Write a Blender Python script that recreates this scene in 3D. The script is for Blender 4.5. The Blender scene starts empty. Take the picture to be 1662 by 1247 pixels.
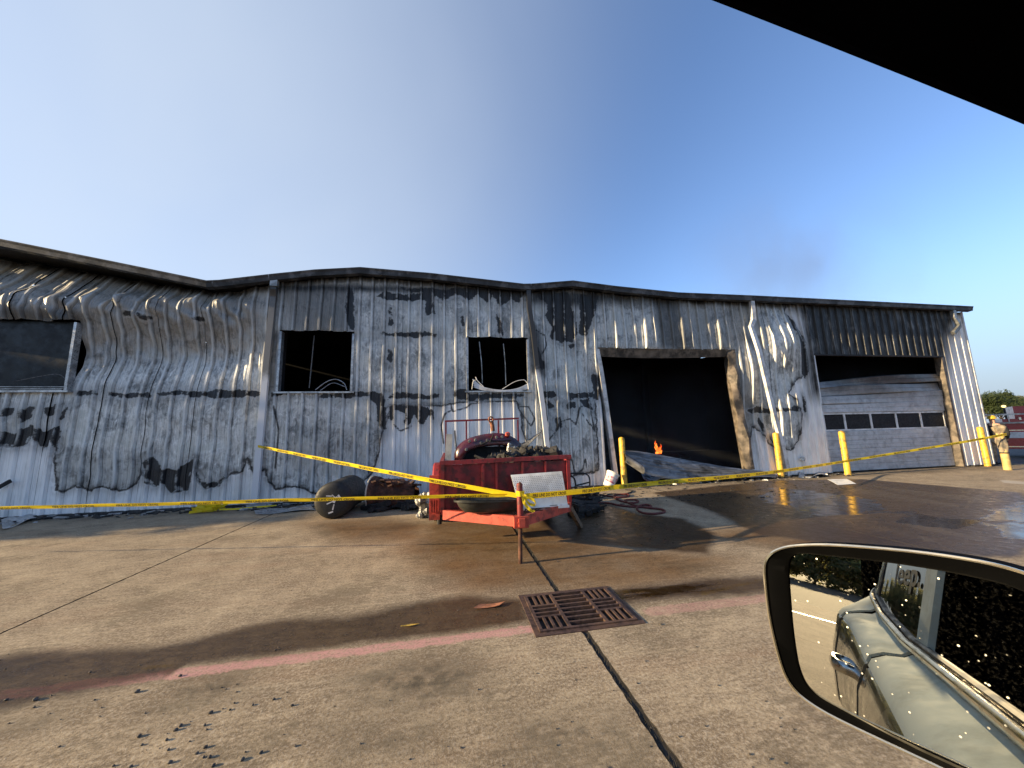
import bpy, bmesh, math, random
import numpy as np
from mathutils import Vector, Matrix
random.seed(7); RNG = np.random.default_rng(5)
C = bpy.context.scene.collection
sc = bpy.context.scene
PI = math.pi; rad = math.radians

# ------------------------------------------------------------------ camera, sky, sun, exposure
CAM_F, CAM_P, CAM_R, CAM_Y, WALL_Y, EYE = 567.3, 8.18, -1.49, 10.02, 9.16, 1.45
PW, PH = 1662.0, 1247.0
def cam_axes():
    y, p, r = (math.radians(v) for v in (CAM_Y, CAM_P, CAM_R))
    f = np.array([math.sin(y)*math.cos(p), math.cos(y)*math.cos(p), math.sin(p)])
    rt = np.array([math.cos(y), -math.sin(y), 0.0]); up = np.cross(rt, f)
    return math.cos(r)*rt+math.sin(r)*up, -math.sin(r)*rt+math.cos(r)*up, f
CR, CU, CF = cam_axes()
cam = bpy.data.objects.new('camera', bpy.data.cameras.new('camera')); C.objects.link(cam)
cam.data.sensor_width = 36.0; cam.data.lens = 36.0*CAM_F/PW
cam.data.clip_start = 0.02; cam.data.clip_end = 3000
cam.matrix_world = Matrix(((CR[0], CU[0], -CF[0], 0), (CR[1], CU[1], -CF[1], 0), (CR[2], CU[2], -CF[2], EYE), (0, 0, 0, 1)))
sc.camera = cam

SUN_EL = 14.5; SUN_TRAVEL = (1.0, 0.055)           # the sun stands low beyond the left end of the yard
world = bpy.data.worlds.new('World'); sc.world = world; world.use_nodes = True
wn = world.node_tree; wn.nodes.clear()
wo = wn.nodes.new('ShaderNodeOutputWorld'); bg = wn.nodes.new('ShaderNodeBackground'); bg.inputs[1].default_value = 0.108
sky = wn.nodes.new('ShaderNodeTexSky'); sky.sky_type = 'NISHITA'; sky.sun_disc = False
sky.sun_elevation = rad(SUN_EL); sky.sun_rotation = math.atan2(-SUN_TRAVEL[0], -SUN_TRAVEL[1])
sky.air_density = 0.95; sky.dust_density = 0.5; sky.ozone_density = 2.6
# thin veil of drifting smoke high on the sunward side of the sky
tc = wn.nodes.new('ShaderNodeTexCoord')
nz = wn.nodes.new('ShaderNodeTexNoise'); nz.inputs['Scale'].default_value = 1.5; nz.inputs['Detail'].default_value = 4; nz.inputs['Distortion'].default_value = 0.25
wn.links.new(tc.outputs['Generated'], nz.inputs['Vector'])
dp = wn.nodes.new('ShaderNodeVectorMath'); dp.operation = 'DOT_PRODUCT'; dp.inputs[1].default_value = (-0.86, 0.36, 0.36)
wn.links.new(tc.outputs['Generated'], dp.inputs[0])
mr = wn.nodes.new('ShaderNodeMapRange'); mr.interpolation_type = 'SMOOTHSTEP'
for i, v in ((1, 0.0), (2, 1.02), (3, 0.0), (4, 1.0)): mr.inputs[i].default_value = v
wn.links.new(dp.outputs['Value'], mr.inputs[0])
m2 = wn.nodes.new('ShaderNodeMapRange')
for i, v in ((1, 0.25), (2, 0.75), (3, 0.62), (4, 0.92)): m2.inputs[i].default_value = v
wn.links.new(nz.outputs[0], m2.inputs[0])
mu = wn.nodes.new('ShaderNodeMath'); mu.operation = 'MULTIPLY'
wn.links.new(mr.outputs[0], mu.inputs[0]); wn.links.new(m2.outputs[0], mu.inputs[1])
mx = wn.nodes.new('ShaderNodeMix'); mx.data_type = 'RGBA'
mx.inputs['B'].default_value = (2.55, 2.9, 3.35, 1)
tint = wn.nodes.new('ShaderNodeMix'); tint.data_type = 'RGBA'; tint.blend_type = 'MULTIPLY'; tint.inputs['Factor'].default_value = 1; tint.inputs['B'].default_value = (.98, .98, 1.08, 1)
wn.links.new(sky.outputs[0], tint.inputs['A']); wn.links.new(mu.outputs[0], mx.inputs['Factor']); wn.links.new(tint.outputs['Result'], mx.inputs['A'])
# low haze all round the horizon
spx = wn.nodes.new('ShaderNodeSeparateXYZ'); wn.links.new(tc.outputs['Generated'], spx.inputs[0])
hz = wn.nodes.new('ShaderNodeMapRange'); hz.interpolation_type = 'SMOOTHSTEP'
for i, v in ((1, 0.0), (2, .36), (3, 1.0), (4, 0.0)): hz.inputs[i].default_value = v
wn.links.new(spx.outputs[2], hz.inputs[0])
mh = wn.nodes.new('ShaderNodeMix'); mh.data_type = 'RGBA'; mh.inputs['B'].default_value = (1.75, 2.15, 2.6, 1)
wn.links.new(hz.outputs[0], mh.inputs['Factor']); wn.links.new(mx.outputs['Result'], mh.inputs['A'])
wn.links.new(mh.outputs['Result'], bg.inputs[0]); wn.links.new(bg.outputs[0], wo.inputs[0])

sl = bpy.data.lights.new('sun', 'SUN'); sl.energy = 4.5; sl.angle = rad(0.5); sl.color = (1.0, 0.77, 0.46)
so = bpy.data.objects.new('sun', sl); C.objects.link(so)
tr = Vector((SUN_TRAVEL[0], SUN_TRAVEL[1], 0)).normalized()*math.cos(rad(SUN_EL)) + Vector((0, 0, -math.sin(rad(SUN_EL))))
so.rotation_euler = tr.to_track_quat('-Z', 'Y').to_euler(); so.location = (-30, 0, 20)

sc.view_settings.view_transform = 'Standard'; sc.view_settings.look = 'None'
sc.view_settings.exposure = 1.36; sc.view_settings.gamma = 1.0; sc.view_settings.use_curve_mapping = False
sc.cycles.max_bounces = 6; sc.cycles.use_denoising = True

# ------------------------------------------------------------------ measuring helpers (pixel of the photograph -> point on a real surface)
def ray(px, py): return (px-PW/2)/CAM_F*CR-(py-PH/2)/CAM_F*CU+CF
def at_y(px, py, Y=WALL_Y):
    d = ray(px, py); t = Y/d[1]; return np.array([d[0]*t, Y, EYE+d[2]*t])
def at_z(px, py, Z=0.0):
    d = ray(px, py); t = (Z-EYE)/d[2]; return np.array([d[0]*t, d[1]*t, Z])
def at_plan(px, py, a, b):      # on the upright plane through plan points a, b
    d = ray(px, py); n = np.array([-(b[1]-a[1]), b[0]-a[0]]); t = (n@np.array(a))/(n@d[:2]); return np.array([d[0]*t, d[1]*t, EYE+d[2]*t])
def wall2(poly): return np.array([[p[0], p[2]] for p in (at_y(*q) for q in poly)])
def gnd2(poly): return np.array([at_z(*q)[:2] for q in poly])
def sdf(P, poly):
    """signed distance, positive inside"""
    poly = np.asarray(poly); d2 = np.full(len(P), 1e9); ins = np.zeros(len(P), bool); n = len(poly)
    for i in range(n):
        a, b = poly[i], poly[(i+1) % n]; e = b-a; w = P-a
        t = np.clip((w@e)/max(e@e, 1e-12), 0, 1); q = w-t[:, None]*e; d2 = np.minimum(d2, (q*q).sum(1))
        c = (a[1] <= P[:, 1]) != (b[1] <= P[:, 1])
        if abs(b[1]-a[1]) > 1e-12: ins ^= c & (P[:, 0] < a[0]+(P[:, 1]-a[1])/(b[1]-a[1])*(b[0]-a[0]))
    d = np.sqrt(d2); return np.where(ins, d, -d)
def near(P, polys):
    r = np.full(len(P), -9.0)
    for q in polys: r = np.maximum(r, sdf(P, q))
    return r
def line_dist(P, lines):
    d2 = np.full(len(P), 81.0)
    for L in lines:
        L = np.asarray(L)
        for a, b in zip(L[:-1], L[1:]):
            e = b-a; w = P-a; t = np.clip((w@e)/max(e@e, 1e-12), 0, 1); q = w-t[:, None]*e; d2 = np.minimum(d2, (q*q).sum(1))
    return np.sqrt(d2)
def sstep(a, b, x): t = np.clip((x-a)/(b-a), 0, 1); return t*t*(3-2*t)

# ------------------------------------------------------------------ mesh helpers
def bez(pts, n=8):
    """smooth curve through points"""
    P = [np.array(p, float) for p in pts]; P = [2*P[0]-P[1]]+P+[2*P[-1]-P[-2]]; out = []
    for i in range(1, len(P)-2):
        for k in range(n):
            t = k/n; a, b, c, d = P[i-1:i+3]
            out.append(0.5*((2*b)+(c-a)*t+(2*a-5*b+4*c-d)*t*t+(3*b-a-3*c+d)*t**3))
    out.append(P[-2]); return out
class MB:
    def __init__(s): s.v = []; s.f = []; s.smooth = False
    def add(s, vs, fs):
        o = len(s.v); s.v += [tuple(map(float, v)) for v in vs]; s.f += [tuple(i+o for i in f) for f in fs]; return s
    def box(s, c, d, rz=0.0, rx=0.0, ry=0.0, M=None):
        R = M if M is not None else (Matrix.Rotation(rz, 3, 'Z')@Matrix.Rotation(ry, 3, 'Y')@Matrix.Rotation(rx, 3, 'X'))
        vs = [Vector(c)+R@Vector((x*d[0]/2, y*d[1]/2, z*d[2]/2)) for x in (-1, 1) for y in (-1, 1) for z in (-1, 1)]
        return s.add(vs, [(0, 1, 3, 2), (4, 6, 7, 5), (0, 4, 5, 1), (2, 3, 7, 6), (0, 2, 6, 4), (1, 5, 7, 3)])
    def span(s, x0, x1, y0, y1, z0, z1): return s.box(((x0+x1)/2, (y0+y1)/2, (z0+z1)/2), (x1-x0, y1-y0, z1-z0))
    def tube(s, pts, r, n=8, cap=True, squash=None, up=None):
        pts = [Vector(p) for p in pts]; m = len(pts); rs = r if hasattr(r, '__len__') else [r]*m; o = []
        prev = Vector(up) if up else None
        for i, p in enumerate(pts):
            t = (pts[min(i+1, m-1)]-pts[max(i-1, 0)]).normalized()
            if prev is None: prev = Vector((0, 0, 1)) if abs(t.z) < .9 else Vector((1, 0, 0))
            u = (prev-t*prev.dot(t))
            u = u.normalized() if u.length > 1e-5 else t.orthogonal().normalized(); w = t.cross(u); prev = u
            for k in range(n):
                a = 2*PI*(k+.5)/n; cu, cw = math.cos(a)*rs[i], math.sin(a)*rs[i]
                if squash: cu, cw = cu*squash[0], cw*squash[1]
                o.append(p+u*cu+w*cw)
        f = [(i*n+k, i*n+(k+1) % n, (i+1)*n+(k+1) % n, (i+1)*n+k) for i in range(m-1) for k in range(n)]
        if cap: f += [tuple(range(n-1, -1, -1)), tuple((m-1)*n+k for k in range(n))]
        return s.add(o, f)
    def bar(s, a, b, w, h, up=(0, 0, 1)):
        a, b = Vector(a), Vector(b); t = (b-a).normalized(); u = Vector(up); sd = t.cross(u)
        if sd.length < 1e-4: sd = t.cross(Vector((0, 1, 0)))
        sd.normalize(); u = sd.cross(t)
        vs = [p+sd*x*w/2+u*y*h/2 for p in (a, b) for x, y in ((-1, -1), (1, -1), (1, 1), (-1, 1))]
        return s.add(vs, [(0, 3, 2, 1), (4, 5, 6, 7)]+[(k, (k+1) % 4, 4+(k+1) % 4, 4+k) for k in range(4)])
    def grid(s, rows, closed=False):
        m, n = len(rows), len(rows[0]); vs = [p for r in rows for p in r]
        f = [(i*n+k, i*n+(k+1) % n, (i+1)*n+(k+1) % n, (i+1)*n+k) for i in range(m-1) for k in range(n if closed else n-1)]
        return s.add(vs, f)
    def sheet(s, rows, th=0.004):
        """a warped sheet with real thickness"""
        R = np.array([[list(map(float, p)) for p in r] for r in rows]); m, n = R.shape[:2]
        du = np.gradient(R, axis=0); dv = np.gradient(R, axis=1); N = np.cross(du, dv); N /= np.maximum(np.linalg.norm(N, axis=2, keepdims=True), 1e-9)
        B = R-N*th; vs = list(R.reshape(-1, 3))+list(B.reshape(-1, 3)); K = m*n; f = []
        for i in range(m-1):
            for k in range(n-1):
                q = (i*n+k, i*n+k+1, (i+1)*n+k+1, (i+1)*n+k); f += [q, tuple(K+j for j in reversed(q))]
        rim = [k for k in range(n)]+[i*n+n-1 for i in range(1, m)]+[(m-1)*n+k for k in range(n-2, -1, -1)]+[i*n for i in range(m-2, 0, -1)]
        for a, b in zip(rim, rim[1:]+rim[:1]): f.append((b, a, K+a, K+b))
        return s.add(vs, f)
    def prism(s, poly, d):
        """flat polygon (3D points) extruded by vector d"""
        n = len(poly); P = [np.array(p, float) for p in poly]; d = np.array(d, float)
        return s.add(P+[p+d for p in P], [tuple(range(n)), tuple(range(2*n-1, n-1, -1))]+[(k, k+n, (k+1) % n+n, (k+1) % n) for k in range(n)])
    def ball(s, c, r, n=10, m=7, jit=0.0):
        rows = []
        for i in range(m+1):
            t = PI*i/m; rows.append([])
            for k in range(n):
                a = 2*PI*k/n; j = 1+random.uniform(-jit, jit)
                rr = r if hasattr(r, '__len__') else (r, r, r)
                rows[-1].append((c[0]+rr[0]*j*math.sin(t)*math.cos(a), c[1]+rr[1]*j*math.sin(t)*math.sin(a), c[2]+rr[2]*j*math.cos(t)))
        return s.grid(rows, True)
    def mesh(s, name, mat, smooth=None, angle=35):
        me = bpy.data.meshes.new(name); me.from_pydata(s.v, [], s.f); me.validate(); me.update()
        bm = bmesh.new(); bm.from_mesh(me); bmesh.ops.recalc_face_normals(bm, faces=bm.faces); bm.to_mesh(me); bm.free()
        if mat: me.materials.append(mat)
        if smooth:
            me.polygons.foreach_set('use_smooth', [True]*len(me.polygons)); me.set_sharp_from_angle(angle=rad(angle))
        return me
    def build(s, name, mat, parent=None, local=False, smooth=None, kind=None, label=None, angle=35):
        return link(name, s.mesh(name, mat, smooth, angle), parent, local, kind, label)
def link(name, me, parent=None, local=False, kind=None, label=None):
    o = bpy.data.objects.new(name, me); C.objects.link(o)
    if parent:
        o.parent = parent
        if not local and parent.type == 'EMPTY': o.location = -Vector(parent.location)
    if kind: o['kind'] = kind
    if label: o['label'] = label
    return o
def tag(o, label, cat, group=None):
    o['label'] = label; o['category'] = cat
    if group: o['group'] = group
    return o
def thing(name, label, cat, loc, group=None, rz=0.0):
    o = bpy.data.objects.new(name, None); C.objects.link(o); o.location = loc; o.rotation_euler = (0, 0, rz); o.empty_display_size = .1
    return tag(o, label, cat, group)
def dup(o, loc, label, rz=None, group=None):
    r = o.copy(); C.objects.link(r); r.location = loc; r['label'] = label
    if rz is not None: r.rotation_euler = (0, 0, rz)
    for ch in o.children:
        c = ch.copy(); C.objects.link(c); c.parent = r
        for g in ch.children:
            d = g.copy(); C.objects.link(d); d.parent = c
    return r

# ------------------------------------------------------------------ materials
class NT:
    def __init__(s, name):
        s.m = bpy.data.materials.new(name); s.m.use_nodes = True; s.t = s.m.node_tree; s.b = s.t.nodes['Principled BSDF']
        g = s.t.nodes.new('ShaderNodeNewGeometry'); s.pos = g.outputs['Position']; s.geo = g
    def _set(s, sock, v):
        if isinstance(v, bpy.types.NodeSocket): s.t.links.new(v, sock)
        elif v is not None:
            if sock.type == 'RGBA' and len(v) == 3: v = (*v, 1)
            sock.default_value = v
    def attr(s, n): a = s.t.nodes.new('ShaderNodeAttribute'); a.attribute_name = n; return a.outputs['Fac']
    def math(s, op, a, b=None, c=None, clamp=False):
        n = s.t.nodes.new('ShaderNodeMath'); n.operation = op; n.use_clamp = clamp
        for i, v in enumerate((a, b, c)):
            if v is not None: s._set(n.inputs[i], v)
        return n.outputs[0]
    def rng(s, v, a, b, c=0.0, d=1.0, smooth=True):
        n = s.t.nodes.new('ShaderNodeMapRange'); n.interpolation_type = 'SMOOTHSTEP' if smooth else 'LINEAR'
        for i, x in enumerate((v, a, b, c, d)): s._set(n.inputs[i], x)
        return n.outputs[0]
    def mapv(s, scale, loc=(0, 0, 0), vec=None, rot=(0, 0, 0)):
        n = s.t.nodes.new('ShaderNodeMapping'); s.t.links.new(vec or s.pos, n.inputs[0])
        n.inputs['Scale'].default_value = scale; n.inputs['Location'].default_value = loc; n.inputs['Rotation'].default_value = rot; return n.outputs[0]
    def noise(s, sc_, detail=4, rough=.55, scale=(1, 1, 1), dist=0.0, loc=(0, 0, 0), vec=None):
        n = s.t.nodes.new('ShaderNodeTexNoise'); s.t.links.new(s.mapv(scale, loc, vec), n.inputs['Vector'])
        n.inputs['Scale'].default_value = sc_; n.inputs['Detail'].default_value = detail; n.inputs['Roughness'].default_value = rough; n.inputs['Distortion'].default_value = dist
        return n.outputs[0]
    def voro(s, sc_, scale=(1, 1, 1), feature='F1', vec=None):
        n = s.t.nodes.new('ShaderNodeTexVoronoi'); n.feature = feature; s.t.links.new(s.mapv(scale, (0, 0, 0), vec), n.inputs['Vector']); n.inputs['Scale'].default_value = sc_
        return n.outputs['Distance']
    def mix(s, f, a, b, mode='MIX'):
        n = s.t.nodes.new('ShaderNodeMix'); n.data_type = 'RGBA'; n.blend_type = mode
        s._set(n.inputs['Factor'], f); s._set(n.inputs['A'], a); s._set(n.inputs['B'], b); return n.outputs['Result']
    def bump(s, h, st=.3, dist=.01):
        n = s.t.nodes.new('ShaderNodeBump'); n.inputs['Strength'].default_value = st; n.inputs['Distance'].default_value = dist
        s._set(n.inputs['Height'], h); s.t.links.new(n.outputs[0], s.b.inputs['Normal'])
    def out(s, col=None, rough=None, metal=None, spec=None, coat=None):
        s._set(s.b.inputs['Base Color'], col); s._set(s.b.inputs['Roughness'], rough); s._set(s.b.inputs['Metallic'], metal)
        s._set(s.b.inputs['Specular IOR Level'], spec); s._set(s.b.inputs['Coat Weight'], coat); return s.m
def simple(name, col, rough=.6, metal=0.0, var=.25, sc_=6.0, dirt=None, dirt_amt=.5, bump=.15, coat=None, dirt_scale=3.0):
    n = NT(name); a = n.noise(sc_, 5); c = n.mix(n.rng(a, .3, .7), tuple(x*(1-var) for x in col), tuple(min(1, x*(1+var)) for x in col))
    if dirt: c = n.mix(n.math('MULTIPLY', n.rng(n.noise(dirt_scale, 6, .65, loc=(3, 1, 7)), .48, .62), dirt_amt), c, dirt)
    r = n.rng(n.noise(sc_*3, 3), .3, .7, max(.03, rough-.12), min(1, rough+.12))
    if bump: n.bump(n.noise(sc_*8, 4), bump, .004)
    return n.out(c, r, metal, coat=coat)

def wall_material():
    n = NT('burnt_steel_siding')
    pa, ch, so_, rm, rb_ = n.attr('paint'), n.attr('char'), n.attr('soot'), n.attr('rim'), n.attr('ribtop')
    w1 = n.noise(5.5, 5, .6); w2 = n.noise(19, 4, .6)
    wob = n.math('ADD', n.math('MULTIPLY', n.math('SUBTRACT', w1, .5), .20), n.math('MULTIPLY', n.math('SUBTRACT', w2, .5), .05))
    pd = n.math('ADD', pa, n.math('MULTIPLY', wob, .8)); cd = n.math('ADD', ch, wob)
    # bare zinc where the paint has burnt off
    big = n.noise(1.6, 5, .6, dist=.8); mid = n.noise(7, 6, .68, (1, 1, .6), dist=1.4); stre = n.noise(26, 3, .6, (1, 1, .05)); fine = n.noise(60, 4, .7, (1, 1, .5))
    t = n.math('ADD', n.math('MULTIPLY', big, .45), n.math('ADD', n.math('MULTIPLY', mid, .42), n.math('MULTIPLY', stre, .22)))
    z = n.mix(n.rng(t, .40, .64), (.17, .172, .162), (.78, .775, .73))
    z = n.mix(n.math('MULTIPLY', n.rng(mid, .56, .65), n.rng(fine, .42, .6)), z, (.88, .88, .85))
    z = n.mix(n.math('MULTIPLY', n.rng(big, .52, .7), .40), z, (.25, .26, .20))
    z = n.mix(n.math('MULTIPLY', n.attr('brown'), n.rng(mid, .25, .7, .35, .85)), z, (.17, .148, .12))
    flute = n.t.nodes.new('ShaderNodeTexWave'); flute.bands_direction = 'X'; n.t.links.new(n.pos, flute.inputs['Vector']); flute.inputs['Scale'].default_value = 9.0; flute.inputs['Distortion'].default_value = 1.2; flute.inputs['Detail'].default_value = 1
    z = n.mix(n.math('MULTIPLY', flute.outputs['Fac'], .16), z, (.08, .085, .085))
    z = n.mix(n.math('MULTIPLY', n.rng(rb_, .35, .8), n.rng(n.noise(2.3, 4, .6, (1, 1, .5)), .38, .62, .15, .75)), z, (.62, .64, .63))
    # white paint that survived
    dirt = n.noise(3, 6, .6, (1, 1, .3)); p = n.mix(n.rng(dirt, .40, .72), (.88, .865, .83), (.64, .63, .60))
    p = n.mix(n.math('MULTIPLY', n.rng(stre, .52, .7), .3), p, (.33, .33, .32))
    # scorched edge of the paint
    c = n.mix(n.rng(pd, -.012, .012), z, p)
    e = n.rng(n.math('ABSOLUTE', pd), .008, .036, 1, 0)
    e2 = n.rng(pd, .0, .22, .55, 0.0)
    c = n.mix(n.math('MULTIPLY', n.math('MULTIPLY', e2, n.rng(pd, -.01, .01)), n.rng(w1, .35, .65)), c, (.20, .155, .11))
    c = n.mix(n.math('MULTIPLY', e, n.rng(w2, .3, .5, .55, 1)), c, (.028, .024, .022))
    r_ = n.math('ADD', rm, n.math('MULTIPLY', n.math('SUBTRACT', w2, .5), .03))
    c = n.mix(n.rng(r_, .012, .032, .92, 0), c, (.025, .023, .022))
    c = n.mix(n.math('MULTIPLY', n.math('MULTIPLY', n.rng(pd, -.16, -.01), n.rng(pd, -.005, .01, 1, 0)), n.rng(w1, .3, .65, .1, .75)), c, (.045, .042, .038))
    # blistered black char with a pale halo; painted dark gaps and holes share it
    halo = n.math('MULTIPLY', n.rng(cd, -.085, -.03), n.rng(cd, -.025, -.005, 1, 0))
    c = n.mix(n.math('MULTIPLY', halo, n.rng(fine, .3, .6, .1, .7)), c, (.55, .57, .57))
    cm = n.math('MULTIPLY', n.rng(cd, -.012, .012), n.rng(n.math('MULTIPLY', rb_, n.rng(w1, .35, .6)), .3, .9, 1, .35))
    c = n.mix(cm, c, n.mix(n.rng(fine, .4, .7), (.014, .014, .015), (.034, .034, .036)))
    # soft soot
    sm = n.math('MULTIPLY', so_, n.rng(n.math('ADD', n.math('MULTIPLY', stre, .6), n.math('MULTIPLY', big, .5)), .3, .72, .80, 1.15), clamp=True)
    c = n.mix(sm, c, (.011, .0105, .010))
    metal = n.math('MULTIPLY', n.rng(pd, -.01, .01, .18, 0), n.math('SUBTRACT', 1.0, n.math('MAXIMUM', cm, sm)))
    rough = n.rng(mid, .3, .7, .42, .66)
    n.bump(n.math('ADD', n.math('MULTIPLY', mid, 1.0), n.math('ADD', n.math('MULTIPLY', cm, -.4), n.math('MULTIPLY', fine, .25))), .35, .012)
    return n.out(c, rough, metal)

def ground_material():
    n = NT('weathered_concrete')
    wet, pink, amb, stain, pud, pale = (n.attr(a) for a in ('wet', 'pink', 'amber', 'stain', 'puddle', 'pale'))
    w = n.noise(2.2, 5, .6); w2 = n.noise(9, 5, .65); ws = n.noise(1.5, 5, .6, (.35, 1.7, 1))
    jit = n.math('ADD', n.math('MULTIPLY', n.math('SUBTRACT', w, .5), .28), n.math('MULTIPLY', n.math('SUBTRACT', w2, .5), .14))
    fine = n.noise(55, 5, .8); grit = n.noise(170, 2, .7); brush = n.noise(14, 5, .7, (.25, 1.6, 1), dist=.5)
    t = n.math('ADD', n.math('MULTIPLY', w, .4), n.math('ADD', n.math('MULTIPLY', brush, .35), n.math('MULTIPLY', w2, .25)))
    c = n.mix(n.rng(t, .36, .66), (.20, .152, .098), (.45, .36, .238))
    c = n.mix(n.math('MULTIPLY', n.rng(ws, .5, .72), .5), c, (.27, .18, .11))
    mid2 = n.noise(24, 5, .72, (.7, 1.2, 1)); c = n.mix(n.math('MULTIPLY', n.rng(mid2, .52, .66), .38), c, (.15, .112, .078)); c = n.mix(n.math('MULTIPLY', n.rng(mid2, .46, .34), .35), c, (.56, .46, .33))
    c = n.mix(n.math('MULTIPLY', n.rng(fine, .50, .60), .55), c, (.55, .47, .36))
    c = n.mix(n.math('MULTIPLY', n.rng(fine, .48, .38), .65), c, (.12, .088, .06))
    c = n.mix(n.math('MULTIPLY', n.rng(grit, .57, .66), .4), c, (.52, .47, .40))
    c = n.mix(n.math('MULTIPLY', n.rng(grit, .40, .31), .35), c, (.07, .06, .05))
    st = n.math('MULTIPLY', n.math('MULTIPLY', stain, n.rng(n.math('ADD', n.math('MULTIPLY', w2, .6), n.math('MULTIPLY', fine, .4)), .36, .60)), 1.0, clamp=True)
    lowf = n.noise(.9, 6, .7, (1, 1.4, 1), loc=(9, 2, 0)); c = n.mix(n.math('MULTIPLY', n.rng(n.math('ADD', n.math('MULTIPLY', lowf, .7), n.math('MULTIPLY', mid2, .3)), .50, .60), .50), c, (.145, .118, .08))
    c = n.mix(st, c, (.062, .055, .043))
    sp = n.voro(3.1); c = n.mix(n.rng(sp, .020, .010), c, (.09, .075, .06))
    # faded paint stripe along the swale
    pk = n.math('MULTIPLY', n.rng(n.math('ADD', pink, n.math('MULTIPLY', n.math('SUBTRACT', w2, .5), .11)), -.012, .012), n.rng(n.math('ADD', n.math('MULTIPLY', fine, .6), n.math('MULTIPLY', mid2, .4)), .40, .56, .25, .92))
    pk = n.math('MULTIPLY', pk, n.attr('fade'))
    c = n.mix(pk, c, (.53, .285, .26))
    yl = n.rng(n.math('ADD', n.attr('yellow'), n.math('MULTIPLY', n.math('SUBTRACT', w2, .5), .05)), -.005, .01)
    c = n.mix(n.math('MULTIPLY', yl, n.rng(fine, .4, .55, .1, .8)), c, (.42, .30, .03))
    c = n.mix(n.math('MULTIPLY', amb, n.rng(n.math('ADD', w, n.math('MULTIPLY', ws, .6)), .5, .95, .55, 1.0), clamp=True), c, n.mix(.80, c, (.33, .20, .085), 'MULTIPLY'))
    pl = n.rng(n.math('ADD', pale, n.math('MULTIPLY', jit, .5)), -.02, .03)
    c = n.mix(n.math('MULTIPLY', pl, .55), c, (.50, .46, .40))
    wm = n.rng(n.math('ADD', wet, jit), -.10, .10)  # wet mask, which also carries the painted trailer shadow
    c = n.mix(wm, c, n.mix(1.0, c, (.22, .175, .125), 'MULTIPLY'))
    pm = n.rng(n.math('ADD', pud, n.math('MULTIPLY', n.math('SUBTRACT', ws, .5), 1.1)), -.03, .05)
    c = n.mix(pm, c, n.mix(1.0, c, (.42, .38, .33), 'MULTIPLY'))
    dry = n.rng(n.math('ADD', fine, n.math('MULTIPLY', w2, .3)), .4, .9, .82, .97)
    rough = n.mix(wm, dry, n.rng(w2, .35, .65, .26, .50)); rough = n.mix(n.math('MULTIPLY', amb, .6), rough, (.36, .36, .36)); rough = n.mix(pm, rough, n.rng(n.noise(5, 4), .35, .7, .07, .30))
    flat = n.math('SUBTRACT', 1.0, n.math('MULTIPLY', pm, .93))
    n.bump(n.math('MULTIPLY', n.math('ADD', n.math('MULTIPLY', fine, .6), n.math('ADD', n.math('MULTIPLY', grit, .35), n.math('MULTIPLY', brush, .6))), flat), .5, .010)
    return n.out(c, rough, 0.0, n.mix(n.math('MAXIMUM', wm, pm), (.12,)*3, (.5,)*3))

M = {}
M['wall'] = wall_material(); M['ground'] = ground_material()
M['gutter'] = simple('sooty_gutter_steel', (.028, .029, .032), .45, .3, .5, 3, (.16, .16, .165), .5)
M['soffit'] = simple('charred_soffit', (.012, .012, .013), .8)
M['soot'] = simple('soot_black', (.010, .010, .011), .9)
M['roof'] = simple('roof_steel', (.20, .20, .21), .5, .4)
M['white_trim'] = simple('white_painted_trim', (.62, .62, .61), .45, 0, .12, 5, (.20, .18, .15), .5)
M['zinc'] = simple('bare_galvanised', (.27, .28, .28), .45, .5, .45, 6, (.06, .055, .05), .6)
M['alu'] = simple('mill_aluminium', (.40, .41, .42), .35, .6, .3, 9, (.08, .08, .08), .5)
M['jamb'] = simple('scorched_jamb', (.13, .105, .08), .6, .1, .5, 5, (.02, .018, .015), .8)
M['asphalt'] = simple('asphalt', (.055, .055, .056), .9, 0, .3, 3)
M['filler'] = simple('joint_filler', (.022, .019, .016), .95, 0, .4, 20)
M['yellow'] = simple('bollard_yellow', (.70, .41, .035), .5, 0, .15, 8, (.16, .10, .04), .7, dirt_scale=7)
M['faded'] = simple('faded_yellow', (.50, .36, .13), .7, 0, .2, 8, (.2, .14, .06), .5)
M['tape'] = simple('barrier_tape_yellow', (.86, .70, .03), .38, 0, .08, 10, bump=0)
M['ink'] = simple('black_ink', (.02, .018, .012), .5, bump=0)
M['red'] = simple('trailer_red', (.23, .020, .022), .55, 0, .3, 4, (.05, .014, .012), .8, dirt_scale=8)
M['orange'] = simple('sunlit_red_paint', (.48, .075, .045), .55, 0, .2, 6, (.13, .03, .02), .75, dirt_scale=9)  # trailer red turned orange: sunlight put into the colour
M['maroon'] = simple('maroon_body_paint', (.06, .006, .010), .25, 0, .4, 5, (.02, .008, .008), .7, coat=.4)
M['rust'] = simple('rusty_steel', (.10, .042, .024), .9, 0, .5, 12, (.03, .018, .012), .8, .5)
M['rust_light'] = simple('rusted_bracket', (.30, .12, .06), .85, 0, .4, 20, (.10, .04, .02), .7)
M['black_steel'] = simple('black_tank_steel', (.012, .0125, .012), .62, 0, .4, 8, (.03, .028, .025), .5)
M['black_plastic'] = simple('black_plastic_tub', (.022, .024, .022), .42, 0, .4, 6, (.075, .075, .062), .6)
M['charcoal'] = simple('burnt_debris', (.018, .017, .016), .95, 0, .6, 15, (.07, .065, .06), .5, .5)
M['ash'] = simple('ash_and_scrap', (.13, .13, .13), .8, .1, .6, 30, (.02, .02, .02), .6, .4)
M['white_sheet'] = simple('white_perforated_sheet', (.80, .79, .74), .6, 0, .08, 6, (.40, .38, .33), .5)
M['wood'] = simple('weathered_wood', (.17, .11, .065), .85, 0, .35, 15)
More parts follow.
